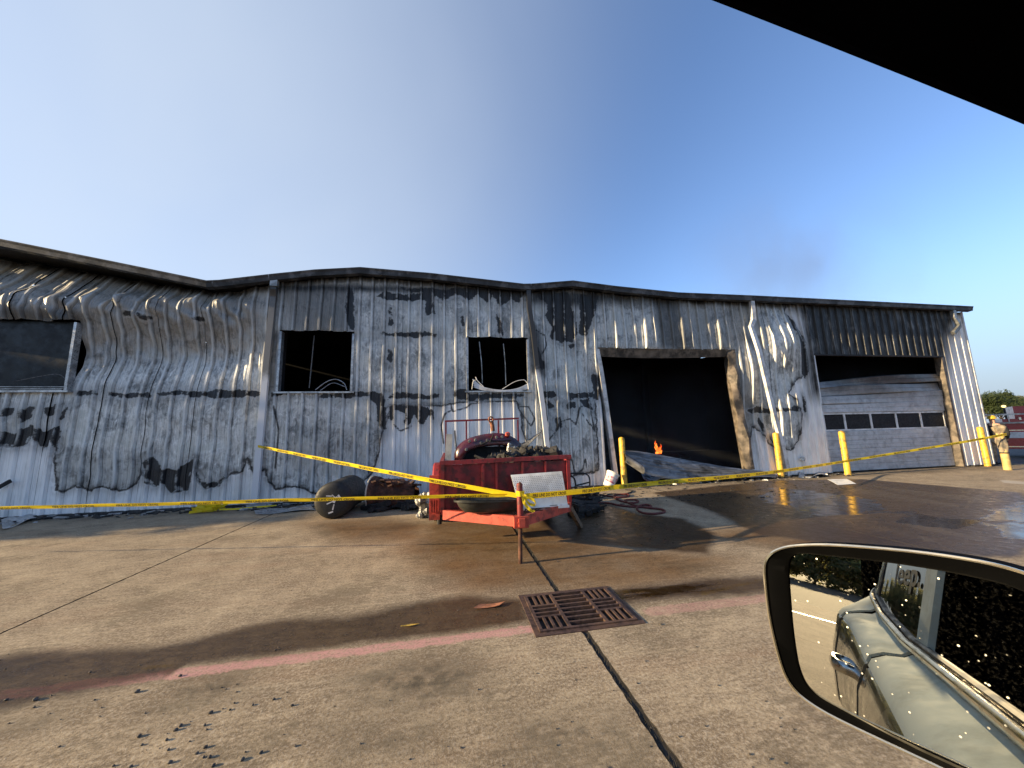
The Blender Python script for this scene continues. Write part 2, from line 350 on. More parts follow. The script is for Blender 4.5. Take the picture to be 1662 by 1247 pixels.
M['cream'] = simple('cream_board', (.58, .53, .42), .8, 0, .15, 10, (.2, .15, .1), .5)
M['cast_iron'] = simple('cast_iron_grate', (.065, .040, .034), .6, .15, .5, 30, (.14, .08, .05), .5, .4)
M['silver'] = simple('melted_aluminium', (.42, .41, .38), .45, .5, .5, 18, (.05, .045, .04), .7, .8)
M['hose'] = simple('red_rubber_hose', (.10, .018, .016), .6, 0, .3, 10)
M['hose_black'] = simple('black_rubber', (.018, .017, .017), .7)
M['cloth'] = simple('tan_canvas', (.27, .215, .145), .9, 0, .3, 14, (.10, .095, .085), .9)
M['dark_coat'] = simple('black_turnout_coat', (.014, .014, .016), .85)
M['skin'] = simple('skin', (.42, .24, .16), .6, bump=.05)
M['helmet'] = simple('helmet_yellow', (.55, .36, .02), .35, bump=0)
M['truck_red'] = simple('fire_truck_red', (.36, .016, .026), .3, 0, .12, 2, bump=0, coat=.5)
M['truck_white'] = simple('truck_white_band', (.66, .66, .66), .4, bump=0)
M['chrome'] = simple('chrome', (.62, .61, .58), .16, 1.0, .1, 8, bump=0)
M['tyre'] = simple('tyre_rubber', (.018, .018, .018), .85)
M['stone'] = simple('dark_stone', (.085, .075, .066), .9, 0, .5, 25, bump=.5)
M['leaf_yellow'] = simple('dry_leaf', (.50, .34, .06), .8)
M['bark'] = simple('bark', (.09, .065, .045), .95, 0, .4, 9, bump=.8)
M['mint'] = simple('skylit_car_paint', (.62, .69, .62), .9, .0, .05, 3, (.14, .135, .11), .25, bump=0)  # car paint lightened for the shoulder: light from the sky put into the colour
M['mint'].node_tree.nodes['Principled BSDF'].inputs['Specular IOR Level'].default_value = .02
M['bronze'] = simple('shaded_car_paint', (.10, .095, .075), .22, .2, .06, 3, (.07, .06, .045), .35, bump=0, coat=.5)  # darker copy of the same car paint for the shaded door side
M['car_black'] = simple('car_black_trim', (.012, .012, .014), .45, bump=0)
M['housing'] = simple('mirror_housing_black', (.0016, .0017, .002), .8, bump=0); M['housing'].node_tree.nodes['Principled BSDF'].inputs['Specular IOR Level'].default_value = .05
M['belt'] = simple('bright_belt_moulding', (.66, .60, .48), .18, .9, .1, 5, bump=0)
M['liner'] = simple('car_headliner', (.0022, .0022, .003), .95, bump=0); M['liner'].node_tree.nodes['Principled BSDF'].inputs['Specular IOR Level'].default_value = .0
M['letter_grey'] = simple('grey_lettering', (.10, .095, .08), .5, bump=0)
def glass_dark(name, col, rough):
    n = NT(name); return n.out(n.mix(n.rng(n.noise(5, 5, .7), .45, .7), col, tuple(c*2.2 for c in col)), n.rng(n.noise(9, 5), .3, .7, rough, rough*2.5), 0.0, 0.5 if rough < .1 else .18)
M['sooty_glass'] = glass_dark('sooty_glass', (.012, .016, .020), .22); M['car_glass'] = glass_dark('car_window_glass', (.012, .012, .011), .025)
def mirror_mat():
    n = NT('dusty_mirror_glass'); v = n.voro(110, feature='F1'); big = n.noise(9, 4)
    spot = n.math('MULTIPLY', n.rng(v, .17, .10), n.rng(n.noise(42, 3, .6), .50, .58)); haze = n.math('MULTIPLY', n.rng(n.noise(260, 3, .7), .5, .7), .009)
    f = n.math('MAXIMUM', n.math('MULTIPLY', spot, .55), haze)
    return n.out(n.mix(f, (.60, .585, .52), (.62, .60, .52)), n.mix(f, (.008,)*3, (.7,)*3), n.math('SUBTRACT', 1.0, f))
M['mirror'] = mirror_mat()
def flame_mat():
    n = NT('flame'); n.b.inputs['Emission Strength'].default_value = 1.5
    n._set(n.b.inputs['Emission Color'], n.mix(n.rng(n.noise(5, 4), .4, .65), (1.0, .06, .008), (1.0, .22, .03))); return n.out((.02, .01, .01), .9)
M['flame'] = flame_mat()
def lamp_mat():
    n = NT('lit_lamp'); n.b.inputs['Emission Strength'].default_value = 1.2; n._set(n.b.inputs['Emission Color'], (1, .66, .22)); return n.out((.8, .6, .3), .3)
M['lamp'] = lamp_mat()
def translucent(m, col, f):
    t = m.node_tree; b = t.nodes['Principled BSDF']; o = t.nodes['Material Output']; tr_ = t.nodes.new('ShaderNodeBsdfTranslucent'); mx_ = t.nodes.new('ShaderNodeMixShader')
    tr_.inputs[0].default_value = (*col, 1); mx_.inputs[0].default_value = f; t.links.new(b.outputs[0], mx_.inputs[1]); t.links.new(tr_.outputs[0], mx_.inputs[2]); t.links.new(mx_.outputs[0], o.inputs[0])
translucent(M['tape'], (.98, .84, .06), .45)
def leaf_mat(name, a, b):
    n = NT(name); n.b.inputs['Subsurface Weight'].default_value = 0.0
    c = n.mix(n.rng(n.noise(1.3, 3), .35, .65), a, b); c = n.mix(n.rng(n.noise(9, 2), .5, .7), c, tuple(min(1, x*1.5) for x in b)); return n.out(c, .55)
def _tl(m, c): translucent(m, c, .5); return m
M['leaf'] = leaf_mat('tree_leaves', (.030, .045, .016), (.075, .095, .030)); M['leaf_dry'] = leaf_mat('olive_leaves', (.05, .055, .025), (.11, .11, .045)); _tl(M['leaf'], (.12, .15, .04)); _tl(M['leaf_dry'], (.52, .50, .20))
def stripes_mat():
    n = NT('grey_corrugated_door_sheet'); a = n.noise(3, 4, .6, (.5, 2, 2), dist=.5)
    c = n.mix(n.rng(a, .35, .7), (.10, .10, .102), (.27, .27, .275)); c = n.mix(n.rng(n.noise(2.5, 5, .6), .5, .7), c, (.045, .042, .04)); return n.out(c, .5, .4)
M['fallen'] = stripes_mat()

# ------------------------------------------------------------------ ground
D = WALL_Y
asph = MB(); asph.add([(-900, -900, -.13), (900, -900, -.13), (900, 900, -.13), (-900, 900, -.13)], [(0, 1, 2, 3)]); asph.build('ground', M['asphalt'], kind='structure')
lot = MB().span(19.3, 60, -20, 40, -.12, -.012).build('side_lot', M['asphalt'], kind='structure')
pav = MB().span(-60, 19.25, -25, 9.35, -.125, -.008).build('pavement', M['filler'], kind='structure')

WET_AND_SHADOW = [gnd2(q) for q in (
    [(-120, 1085), (0, 1066), (100, 1056), (250, 1049), (330, 1034), (400, 1016), (470, 1005), (560, 1000), (640, 984), (700, 974), (760, 968), (850, 972), (880, 1018), (700, 1040), (450, 1072), (300, 1092), (130, 1128), (0, 1150), (-120, 1180)],
    [(985, 962), (1060, 950), (1140, 941), (1240, 934), (1330, 925), (1330, 962), (1240, 963), (1130, 972), (1010, 982)],
    [(880, 845), (940, 812), (985, 818), (1040, 835), (1110, 842), (1160, 866), (1150, 900), (1060, 892), (960, 882), (890, 868)],  # outline of the trailer's cast shadow, painted in as a dark wet patch
    [(1060, 800), (1250, 780), (1400, 778), (1660, 800), (1700, 850), (1660, 905), (1500, 900), (1330, 880), (1230, 868), (1190, 848), (1160, 832)])]
PUD = [gnd2(q) for q in (
    [(1590, 826), (1680, 818), (1720, 846), (1610, 846)], [(1600, 850), (1700, 850), (1700, 880), (1630, 876)], [(1250, 790), (1300, 795), (1420, 812), (1440, 830), (1320, 835), (1240, 815)],
    [(960, 965), (1240, 942), (1240, 958), (1010, 978)], [(1470, 830), (1580, 845), (1560, 862), (1450, 846)])]
PALE = [gnd2(q) for q in (
    [(980, 826), (992, 828), (1005, 846), (1022, 852), (1030, 864), (1024, 880), (1010, 868), (996, 856), (990, 842)],
    [(1362, 793), (1390, 792), (1480, 806), (1560, 820), (1555, 824), (1470, 812), (1400, 802)], [(1395, 786), (1480, 796), (1600, 808), (1660, 818), (1640, 819), (1560, 812), (1470, 801)],  # streaks at right paint pale sky reflections into the ground colour
    [(1452, 844), (1480, 848), (1560, 866), (1615, 876), (1590, 877), (1540, 868), (1480, 856)], [(1484, 868), (1500, 870), (1520, 880), (1500, 880)],
    [(1575, 834), (1615, 838), (1680, 850), (1660, 852), (1600, 842)], [(1620, 779), (1690, 784), (1680, 788), (1630, 784)])]
PINK = [np.array([(-9, 2.73), (.62, 2.75), (.62, 2.85), (-9, 2.83)]), np.array([(1.55, 2.76), (3.6, 2.76), (3.6, 2.88), (1.55, 2.90)])]
YEL = [gnd2([(228, 1080), (290, 1079), (288, 1085), (232, 1087)]), gnd2([(1130, 962), (1165, 955), (1235, 940), (1236, 944), (1170, 960), (1140, 967)])]
AMB = [gnd2(q) for q in ([(690, 850), (760, 838), (900, 842), (990, 885), (1200, 905), (1130, 945), (960, 965), (760, 962), (690, 930), (650, 890)], [(1230, 885), (1100, 872), (1180, 856), (1330, 842), (1480, 880), (1330, 895)], [(490, 850), (620, 838), (700, 850), (690, 880), (560, 880)])]
STAIN = [gnd2(q) for q in ([(560, 1085), (700, 1062), (790, 1075), (780, 1130), (660, 1160), (580, 1150)], [(830, 1170), (1000, 1160), (1040, 1210), (900, 1250), (810, 1230)], [(300, 1100), (420, 1090), (380, 1135), (240, 1165)], [(0, 1170), (120, 1150), (60, 1190), (0, 1200)], [(520, 1180), (700, 1170), (720, 1215), (560, 1230)])]
def ground_attrs(P):
    A = {}
    A['wet'] = np.clip(near(P, WET_AND_SHADOW), -.8, .6); A['puddle'] = np.clip(near(P, PUD), -.8, .5); A['pale'] = np.clip(near(P, PALE), -.8, .3); A['pink'] = np.clip(near(P, PINK), -.3, .3)
    A['yellow'] = np.clip(near(P, YEL), -.3, .3)
    A['wet'] = np.where((P[:, 0] > -1.75) & (P[:, 0] < .62), np.minimum(A['wet'], (P[:, 1]-2.88)*1.5), A['wet'])
    A['amber'] = sstep(-.35, .35, near(P, AMB)); A['stain'] = sstep(-.25, .35, near(P, STAIN))
    # darker band along the foot of the wall
    ash = sstep(8.0, 9.0, P[:, 1])*.9; A['stain'] = np.maximum(A['stain'], ash)
    A['fade'] = np.where(P[:, 0] > 1.5, .5, 1.0)
    return A
def set_attrs(me, A):
    for k, v in A.items():
        a = me.attributes.new(k, 'FLOAT', 'POINT'); a.data.foreach_set('value', np.ascontiguousarray(v, dtype=np.float32))
GR = (.60, 1.46, 2.68, 3.35)     # drain opening
JX = [-17.0, -12.5, -8.0, -3.5, .97, 5.5, 10.0, 14.5, 19.2]; GAP = {.97: .021, -3.5: .007}
for x0, x1 in zip(JX[:-1], JX[1:]):
    for (y0, y1, fine_) in ((-24, 9.2, True),):
        a, b = x0+GAP.get(x0, .003), x1-GAP.get(x1, .003)
        xs = np.unique(np.concatenate([np.linspace(a, b, 91), [v for v in GR[:2] if a < v < b]]))
        ys = np.unique(np.concatenate([[-24, -16, -9, -5, -2, 0, .8], np.linspace(1.2, 9.2, 161), GR[2:]]))
        X, Y = np.meshgrid(xs, ys); nx, ny = len(xs), len(ys)
        edge = np.minimum(X-a, b-X)
        jag = .008*np.sin(Y*23+x0)+.006*np.sin(Y*61+1)
        Xj = X+np.where(X == xs[0], np.abs(jag)*.6, 0)-np.where(X == xs[-1], np.abs(jag)*.6, 0)
        Z = 0*X
        V = np.stack([Xj, Y, Z], -1).reshape(-1, 3)
        cx = (xs[:-1]+xs[1:])/2; cy = (ys[:-1]+ys[1:])/2
        F = []
        for j in range(ny-1):
            for i in range(nx-1):
                if GR[0] < cx[i] < GR[1] and GR[2] < cy[j] < GR[3]: continue
                q = j*nx+i; F.append((q, q+1, q+nx+1, q+nx))
        nv = len(V); sk = []
        rim = [0, nx-1, ny*nx-1, (ny-1)*nx]
        VV = list(map(tuple, V))
        for side in ([j*nx for j in range(ny)], [j*nx+nx-1 for j in range(ny)]):
            o = len(VV); VV += [(V[i][0], V[i][1], -.007) for i in side]
            o2 = len(VV); VV += [tuple(V[i]) for i in side]; F += [(o2+k, o2+k+1, o+k+1, o+k) for k in range(len(side)-1)]
        me = bpy.data.meshes.new('concrete_slab'); me.from_pydata(VV, [], F); me.materials.append(M['ground']); me.materials.append(M['filler']); me.polygons.foreach_set('material_index', [1 if f[3] >= nv else 0 for f in F])
        set_attrs(me, ground_attrs(np.array(VV)[:, :2])); me.polygons.foreach_set('use_smooth', [True]*len(me.polygons)); me.update()
        link('concrete_slab', me, pav)
# white parking line far behind the car
pl = MB(); pl.add([(-13.5, -1.5, .004), (-13.35, -1.5, .004), (-10.0, 5.8, .004), (-10.15, 5.8, .004)], [(0, 1, 2, 3)]); pl.build('painted_line', M['white_trim'], kind='structure')

# storm drain
gd = thing('storm_drain', 'rusty square cast iron storm drain grate set in the concrete beside the pink stripe', 'drain', (1.05, 3.0, 0))
pit_shade = MB(); x0, x1, y0, y1 = GR
pit_shade.add([(x0, y0, -.0075), (x1, y0, -.0075), (x1, y1, -.0075), (x0, y1, -.0075)], [(0, 1, 2, 3)])  # flat black sheet painting in the darkness under the grate
pit_shade.build('pit_shade', M['soot'], gd)
fr = MB()
for a in ((x0, x1, y0, y0+.05), (x0, x1, y1-.05, y1), (x0, x0+.05, y0+.05, y1-.05), (x1-.05, x1, y0+.05, y1-.05)): fr.span(*a, -.006, .006)
fr.build('frame', M['cast_iron'], gd)
gx0, gx1, gy0, gy1 = x0+.055, x1-.055, y0+.055, y1-.055
gb = MB(); gz = (-.004, .016)
cw, rw = (gx1-gx0), (gy1-gy0)
cols = [gx0, gx0+cw*.30, gx0+cw*.70, gx1]; rows_ = [gy0, gy0+rw*.34, gy0+rw*.66, gy1]; bw = .026
for c_ in cols: gb.span(c_-bw/2, c_+bw/2, gy0-.012, gy1+.012, *gz)
for i in range(3):
    xa, xb = cols[i]+bw/2, cols[i+1]-bw/2
    gb.span(xa, xb, gy0-.012, gy0+.012, *gz); gb.span(xa, xb, gy1-.012, gy1+.012, *gz)
    if i == 1:
        for k in range(1, 8): yy = gy0+rw*k/8; gb.span(xa, xb, yy-.010, yy+.010, *gz)
    else:
        for yy in rows_[1:3]: gb.span(xa, xb, yy-.012, yy+.012, *gz)
        for (ya, yb, vert) in ((rows_[0], rows_[1], True), (rows_[1], rows_[2], False), (rows_[2], rows_[3], True)):
            for k in (1, 2, 3):
                if vert: xx = xa+(xb-xa)*k/4; gb.span(xx-.010, xx+.010, ya+.012, yb-.012, *gz)
                elif k < 3: yy = ya+(yb-ya)*k/3; gb.span(xa, xb, yy-.009, yy+.009, *gz)
gb.build('grate', M['cast_iron'], gd)

# ------------------------------------------------------------------ the burnt metal building
EAVE = np.array([(-13, 6.4), (-9.72, 5.97), (-7.75, 5.61), (-5.68, 5.22), (-5.4, 5.25), (-4.31, 5.46), (-3.35, 5.63), (-2.27, 5.76), (-.51, 5.70), (1.97, 5.53), (2.25, 5.55), (3.4, 5.70), (4.7, 5.60), (6.66, 5.50), (9.2, 5.52), (18.3, 5.52)])
def eave(x): return np.interp(x, EAVE[:, 0], EAVE[:, 1])
bld = thing('metal_building', 'fire gutted white corrugated metal workshop with burnt siding, sagging eaves and two vehicle doors', 'building', (4, D, 0))
XL, XR = -12.4, 18.06
OPEN = [(-11.2, -8.28, 2.65, 4.24), (-4.12, -2.41, 2.60, 4.12), (.41, 2.10, 2.60, 4.07), (4.15, 8.55, -1, 3.82), (11.42, 16.78, -1, 3.75)]
PAINT = [wall2(q) for q in (
    [(-160, 722), (0, 722), (24, 725), (40, 722), (52, 703), (66, 722), (75, 725), (82, 711), (94, 711), (90, 743), (93, 795), (104, 799), (124, 789), (136, 791), (148, 798), (164, 789), (193, 797), (210, 793), (220, 787), (230, 763), (237, 781), (253, 789), (257, 771), (277, 799), (305, 795), (315, 743), (321, 779), (333, 793), (343, 785), (353, 789), (367, 775), (375, 767), (393, 767), (401, 743), (413, 771), (430, 762), (435, 780), (446, 794), (470, 791), (478, 789), (492, 794), (516, 803), (548, 800), (573, 784), (592, 780), (605, 766), (615, 731), (622, 695), (620, 674), (629, 658), (660, 656), (715, 660), (731, 655), (769, 651), (803, 651), (838, 651), (846, 671), (848, 700), (858, 730), (872, 770), (935, 772), (972, 764), (969, 700), (966, 640), (986, 638), (1003, 780), (1003, 830), (-160, 900)],
    [(1212, 785), (1222, 693), (1235, 700), (1248, 720), (1263, 730), (1283, 730), (1295, 714), (1298, 672), (1288, 647), (1276, 640), (1288, 620), (1300, 611), (1312, 600), (1306, 566), (1295, 541), (1272, 507), (1280, 480), (1600, 490), (1640, 790), (1212, 800)])]
CHAR_AND_GAPS = [wall2(q) for q in (
    [(0, 700), (20, 705), (50, 690), (70, 700), (95, 690), (92, 735), (82, 712), (76, 726), (66, 722), (52, 704), (42, 722), (24, 726), (8, 722), (-60, 723), (-60, 700)],
    [(5, 665), (25, 660), (20, 675), (3, 678)], [(72, 662), (88, 658), (86, 675), (75, 676)], [(30, 668), (55, 660), (50, 680), (28, 690)], [(96, 668), (108, 660), (102, 680), (97, 685)],
    [(232, 750), (250, 740), (262, 762), (290, 762), (312, 745), (315, 755), (305, 797), (290, 790), (278, 800), (266, 782), (254, 790), (245, 782), (236, 775)],
    [(318, 765), (330, 785), (350, 782), (368, 770), (366, 778), (352, 790), (336, 795), (322, 780)],
    [(200, 508), (220, 508), (221, 514), (203, 515)], [(228, 510), (250, 515), (248, 520), (230, 517)], [(315, 516), (333, 516), (331, 521), (316, 521)],  # darkness of holes in the sheet, painted in as flat patches
    [(122, 634), (150, 633), (157, 640), (122, 643)], [(172, 635), (200, 639), (240, 638), (245, 644), (200, 645), (175, 642)], [(255, 638), (290, 633), (320, 637), (350, 632), (410, 634), (425, 637), (425, 643), (360, 647), (320, 645), (290, 641), (260, 644)],
    [(440, 636), (462, 634), (470, 641), (440, 643)], [(515, 642), (560, 636), (620, 637), (627, 650), (625, 700), (615, 690), (610, 655), (600, 643), (560, 646), (520, 646)], [(630, 640), (665, 637), (690, 642), (712, 640), (710, 647), (660, 648), (632, 646)],
    [(735, 635), (757, 630), (764, 640), (850, 640), (858, 646), (800, 648), (760, 650), (735, 645)], [(880, 636), (900, 634), (905, 645), (882, 646)], [(920, 638), (965, 636), (968, 645), (925, 648)],
    [(632, 660), (650, 657), (690, 660), (705, 665), (704, 682), (695, 672), (690, 688), (680, 688), (672, 672), (665, 690), (655, 688), (657, 672), (640, 665), (640, 682), (633, 684)],
    [(566, 465), (573, 470), (576, 540), (568, 535), (560, 500)], [(610, 480), (625, 473), (640, 478), (685, 476), (690, 470), (705, 480), (700, 492), (685, 487), (640, 489), (625, 487)],  # first patch paints in the dark gap beside the loose sheet
    [(610, 541), (622, 538), (630, 541), (665, 538), (712, 542), (705, 546), (660, 548), (632, 546), (615, 544)], [(690, 480), (704, 478), (705, 508), (692, 512)], [(630, 566), (637, 570), (635, 588), (629, 585)], [(629, 505), (635, 500), (638, 525), (632, 533)],
    [(640, 466), (700, 468), (760, 470), (760, 485), (740, 479), (720, 486), (700, 476), (660, 472)], [(745, 480), (760, 487), (775, 478), (790, 492), (800, 480), (812, 497), (830, 485), (842, 492), (850, 480), (850, 468), (745, 468)],
    [(748, 512), (754, 508), (752, 530), (747, 525)], [(805, 510), (815, 525), (818, 545), (808, 540)],
    [(872, 474), (876, 484), (889, 495), (886, 513), (896, 533), (893, 547), (907, 554), (931, 554), (938, 540), (934, 516), (926, 490), (921, 474)], [(941, 478), (972, 480), (968, 500), (962, 520), (952, 547), (941, 540)], [(866, 555), (876, 570), (886, 595), (881, 602), (868, 590)], [(920, 558), (933, 558), (928, 568)],
    [(885, 650), (900, 655), (903, 662), (890, 665)], [(920, 655), (935, 650), (935, 662), (922, 664)], [(901, 680), (912, 675), (912, 692), (903, 700)], [(940, 650), (957, 645), (962, 665), (950, 660)],
    [(963, 605), (976, 610), (978, 640), (969, 652), (964, 630)],
    [(1213, 666), (1228, 660), (1245, 663), (1260, 660), (1262, 668), (1245, 671), (1222, 671)], [(1265, 662), (1278, 664), (1285, 658), (1298, 663), (1295, 668), (1270, 668)], [(1227, 664), (1240, 690), (1240, 702), (1230, 685)],
    [(1276, 510), (1292, 538), (1303, 566), (1311, 600), (1306, 616), (1299, 605), (1292, 565), (1283, 535)], [(1300, 640), (1304, 650), (1304, 672), (1300, 665)])]
RIM = [wall2(q) for q in (
    [(887, 752), (890, 715), (903, 700), (908, 685), (925, 680), (935, 690), (940, 662), (955, 655), (966, 700), (958, 690), (945, 672)], [(846, 671), (862, 692), (868, 680), (858, 660), (842, 660)], [(972, 764), (955, 770), (950, 745), (945, 762), (935, 772), (925, 740), (920, 764)],
    [(731, 655), (735, 668), (757, 662), (765, 655), (800, 652)], [(720, 720), (716, 690), (722, 672), (735, 665)], [(880, 650), (888, 680), (880, 700)], [(445, 660), (452, 700), (446, 760)], [(1245, 690), (1250, 712), (1262, 728)],
    [(870, 535), (884, 545), (888, 560), (880, 575), (870, 570)], [(640, 690), (650, 700), (668, 692)], [(740, 780), (742, 740), (738, 700)])]
SOOT = [(wall2(q), f, s) for q, f, s in (
    ([(1298, 470), (1545, 470), (1530, 640), (1318, 640)], .55, 1.0), ([(1270, 470), (1560, 480), (1550, 520), (1280, 505)], .4, .75),
    ([(1058, 470), (1092, 470), (1112, 565), (1072, 565)], .28, .72), ([(960, 465), (1215, 475), (1215, 492), (960, 490)], .3, .9), ([(1100, 500), (1190, 505), (1190, 575), (1110, 570)], .5, .38),
    ([(456, 468), (570, 468), (565, 540), (480, 540)], .35, .55), ([(445, 462), (860, 470), (860, 476), (445, 470)], .16, .95), ([(862, 470), (965, 474), (965, 500), (862, 490)], .3, .9),
    ([(860, 520), (876, 540), (884, 610), (866, 600)], .15, .8), ([(0, 500), (130, 510), (130, 525), (0, 520)], .2, .65), ([(430, 545), (458, 540), (452, 640), (436, 630)], .15, .6),
    ([(1190, 480), (1230, 480), (1240, 560), (1200, 560)], .4, .35), ([(480, 700), (600, 690), (590, 760), (470, 770)], .35, .22), ([(100, 480), (420, 480), (420, 560), (150, 600)], .6, .22))]
BROWN = [(wall2(q), f, s) for q, f, s in (([(-100, 400), (340, 455), (430, 470), (430, 540), (120, 560), (-100, 540)], .8, .75), ([(1188, 575), (1212, 590), (1222, 700), (1218, 770), (1196, 700)], .15, .95), ([(450, 470), (570, 470), (570, 540), (450, 540)], .3, .5), ([(110, 740), (230, 740), (230, 800), (110, 800)], .3, .4), ([(980, 490), (1210, 490), (1210, 560), (980, 560)], .3, .3))]
def wall_attrs(P):
    A = {'paint': np.clip(near(P, PAINT), -.6, .6), 'char': np.clip(near(P, CHAR_AND_GAPS), -.5, .4), 'rim': np.clip(line_dist(P, RIM), 0, .5)}
    s = np.zeros(len(P))
    for q, f, k in SOOT: s = 1-(1-s)*(1-k*sstep(-f, f*.5, sdf(P, q)))
    A['soot'] = np.maximum(s, sstep(.22, .02, eave(P[:, 0])-.16-P[:, 1])*.9)
    A['soot'] = np.maximum(A['soot'], .30*sstep(-.35, .02, A['char']))
    b = np.zeros(len(P))
    for q, f, k in BROWN: b = np.maximum(b, k*sstep(-f, f*.5, sdf(P, q)))
    A['brown'] = b
    return A
def wavy(x, z, sd):
    r = np.random.default_rng(sd); o = 0
    for k in range(7):
        fx, fz, p, q = r.uniform(.8, 4.5), r.uniform(.6, 3.5), r.uniform(0, 6.3), r.uniform(0, 6.3); o = o+np.sin(fx*x+p+1.5*np.sin(fz*z*.7+q))*np.sin(fz*z+q)/(1+.25*k)
    return o/3
def rib(X):
    u0 = (X+1.40) % .305; shade_groove = np.clip((.0065-np.abs(u0-.0490))/.003, 0, 1)*.020; u = np.where(u0 > .1525, .305-u0, u0)  # groove added at each rib foot to give a dark shade line
    major = np.clip((.040-u)/.020, 0, 1)*.050
    v = np.abs(u-.1); return np.maximum(major, np.clip((.016-v)/.008, 0, 1)*.006)-shade_groove
def deform(X, Z, paint):
    """buckling of the heated sheets: metres of shift in x, y (positive = into the building), z"""
    bare = sstep(.15, -.25, paint)
    left = sstep(-4.2, -5.4, X)
    dy = bare*(.016+.020*left)*wavy(X, Z, 3) + bare*(.006+.014*left)*wavy(X*2.4, Z*2.1, 9)
    dx = bare*(.008+.030*left)*wavy(X*.6, Z*1.3, 5)
    dz = 0*X
    # left bay: dished in, then folded back under the eave
    dy = dy + left*.24*np.exp(-((Z-3.5)/.62)**2) - left*.10*np.exp(-((Z-4.55)/.35)**2)
    fold = sstep(-5.0, -7.4, X); dy = dy + fold*.62*np.clip((Z-4.75)/.85, 0, 1.3)
    fold2 = left*(1-fold); dy = dy + fold2*.16*sstep(4.75, 5.15, Z) + left*.05*np.sin(X*9.5)*sstep(4.2, 4.8, Z)
    cr = left*np.exp(-((Z-4.62-.10*np.sin(X*3.1))/.30)**2); dy = dy+cr*(.055*np.sin(X*10.3+1.2*np.sin(Z*7))*np.sin(Z*9+X*1.3)+.03*np.sin(X*19+Z*6)); dz = dz+cr*.03*np.sin(X*6.5)
    tri = lambda v: 2*np.abs((v % 1)-.5)
    crz = left*sstep(3.0, 3.6, Z)*sstep(5.4, 4.9, Z); dy = dy+crz*(.030*tri(X*1.31+Z*1.1)+.026*tri(X*.9-Z*1.9+.3)+.018*tri(X*2.7+Z*2.3))-crz*.035
    mid_b = sstep(.15, -.25, paint)*(1-left); dy = dy+mid_b*(.010*tri(X*.8+Z*.9)+.008*tri(X*1.3-Z*.7))
    # loose sheet bellying out over the second window
    b = np.exp(-((X+3.1)/.75)**2)*sstep(5.3, 4.1, Z)*sstep(4.0, 4.15, Z); dy = dy-.09*b
    # bay right of the open door: swollen outwards
    b = np.exp(-((X-10.35)/.62)**2); dy = dy-.27*b*np.exp(-((Z-4.05)/.75)**2)-.10*b*np.exp(-((Z-1.9)/.8)**2)
    b = np.exp(-((X-9.0)/.42)**2); dy = dy-.17*b*np.exp(-((Z-3.2)/.9)**2)+.05*b*np.exp(-((Z-1.6)/.6)**2)
    # lintel sheets over the open door
    b = sstep(4.2, 5.0, X)*sstep(9.4, 8.4, X)*sstep(3.7, 3.9, Z); dy = dy+b*(.04*np.sin(X*5.2)-.05*sstep(5.3, 4.2, Z)); 
    b = np.exp(-((X-4.0)/.5)**2); dy = dy+.10*b*np.exp(-((Z-2.9)/.7)**2)
    # bay 3 in general bows inwards
    b = sstep(2.4, 2.9, X)*sstep(4.2, 3.6, X); dy = dy+.07*b*np.exp(-((Z-3.7)/.9)**2)
    dz = dz+bare*.012*np.sin(X*7.3)*sstep(3.5, 4.2, Z)
    return dx, dy, dz
pw = .915; k0 = math.floor((XL+1.40-.1525)/pw); edges = [-1.40+.1525+pw*k for k in range(k0, 60)]
base_u = np.array([0, .020, .0405, .0425, .0455, .0525, .0555, .0845, .092, .108, .116])
pan_edges = sorted({XL, XR} | {e for e in edges if XL < e < XR})
zrow = np.concatenate([np.arange(.02, 5.45, .05), [5.45]])
for pi_, (a, b) in enumerate(zip(pan_edges[:-1], pan_edges[1:])):
    if b-a < .08: continue
    xs = {a, b}
    for k in range(-60, 80):
        c_ = -1.40+.305*k
        if a-.2 < c_ < b+.2:
            for u in base_u:
                for s in (-1, 1):
                    if a < c_+s*u < b: xs.add(round(c_+s*u, 5))
    for o in OPEN:
        for v in o[:2]:
            if a < v < b: xs.add(v)
    xs = np.array(sorted(xs)); xs = xs[np.concatenate([[True], np.diff(xs) > .002])]
    zs = np.unique(np.concatenate([zrow, [v for o in OPEN if o[0] < b and o[1] > a for v in o[2:] if v > 0]]))
    X, Z0 = np.meshgrid(xs, zs); top = eave(X)-.14
    Z = np.where(Z0 < 4.3, Z0, 4.3+(Z0-4.3)*(top-4.3)/(5.45-4.3))
    A = wall_attrs(np.stack([X.ravel(), Z.ravel()], -1)); pt = A['paint'].reshape(X.shape)
    dx, dy, dz = deform(X, Z, pt)
    twist = random.uniform(-1, 1)*.028*((X-a)/(b-a)-.5)*sstep(.25, -.2, pt)+random.uniform(0, .004)
    lap = np.where(X >= xs[-1]-1e-6, -.006, 0)
    A['ribtop'] = np.clip(rib(X)/.05, 0, 1).ravel(); Yw = D-rib(X)+dy+twist+lap
    Zf = Z+dz+np.where(Z0 == zs[0], np.abs(np.sin(X*31))*.012, 0)
    V = np.stack([X+dx, Yw, Zf], -1).reshape(-1, 3); nx = len(xs); F = []
    ccx = (xs[:-1]+xs[1:])/2; ccz = (zs[:-1]+zs[1:])/2
    for j in range(len(zs)-1):
        for i in range(nx-1):
            if any(o[0] < ccx[i] < o[1] and o[2] < ccz[j] < o[3] for o in OPEN): continue
            q = j*nx+i; F.append((q, q+1, q+nx+1, q+nx))
    me = bpy.data.meshes.new('wall_panel'); me.from_pydata(list(map(tuple, V)), [], F); me.materials.append(M['wall']); set_attrs(me, A)
    me.polygons.foreach_set('use_smooth', [True]*len(me.polygons)); me.update(); me.set_sharp_from_angle(angle=rad(32))
    link('wall_panel', me, bld)

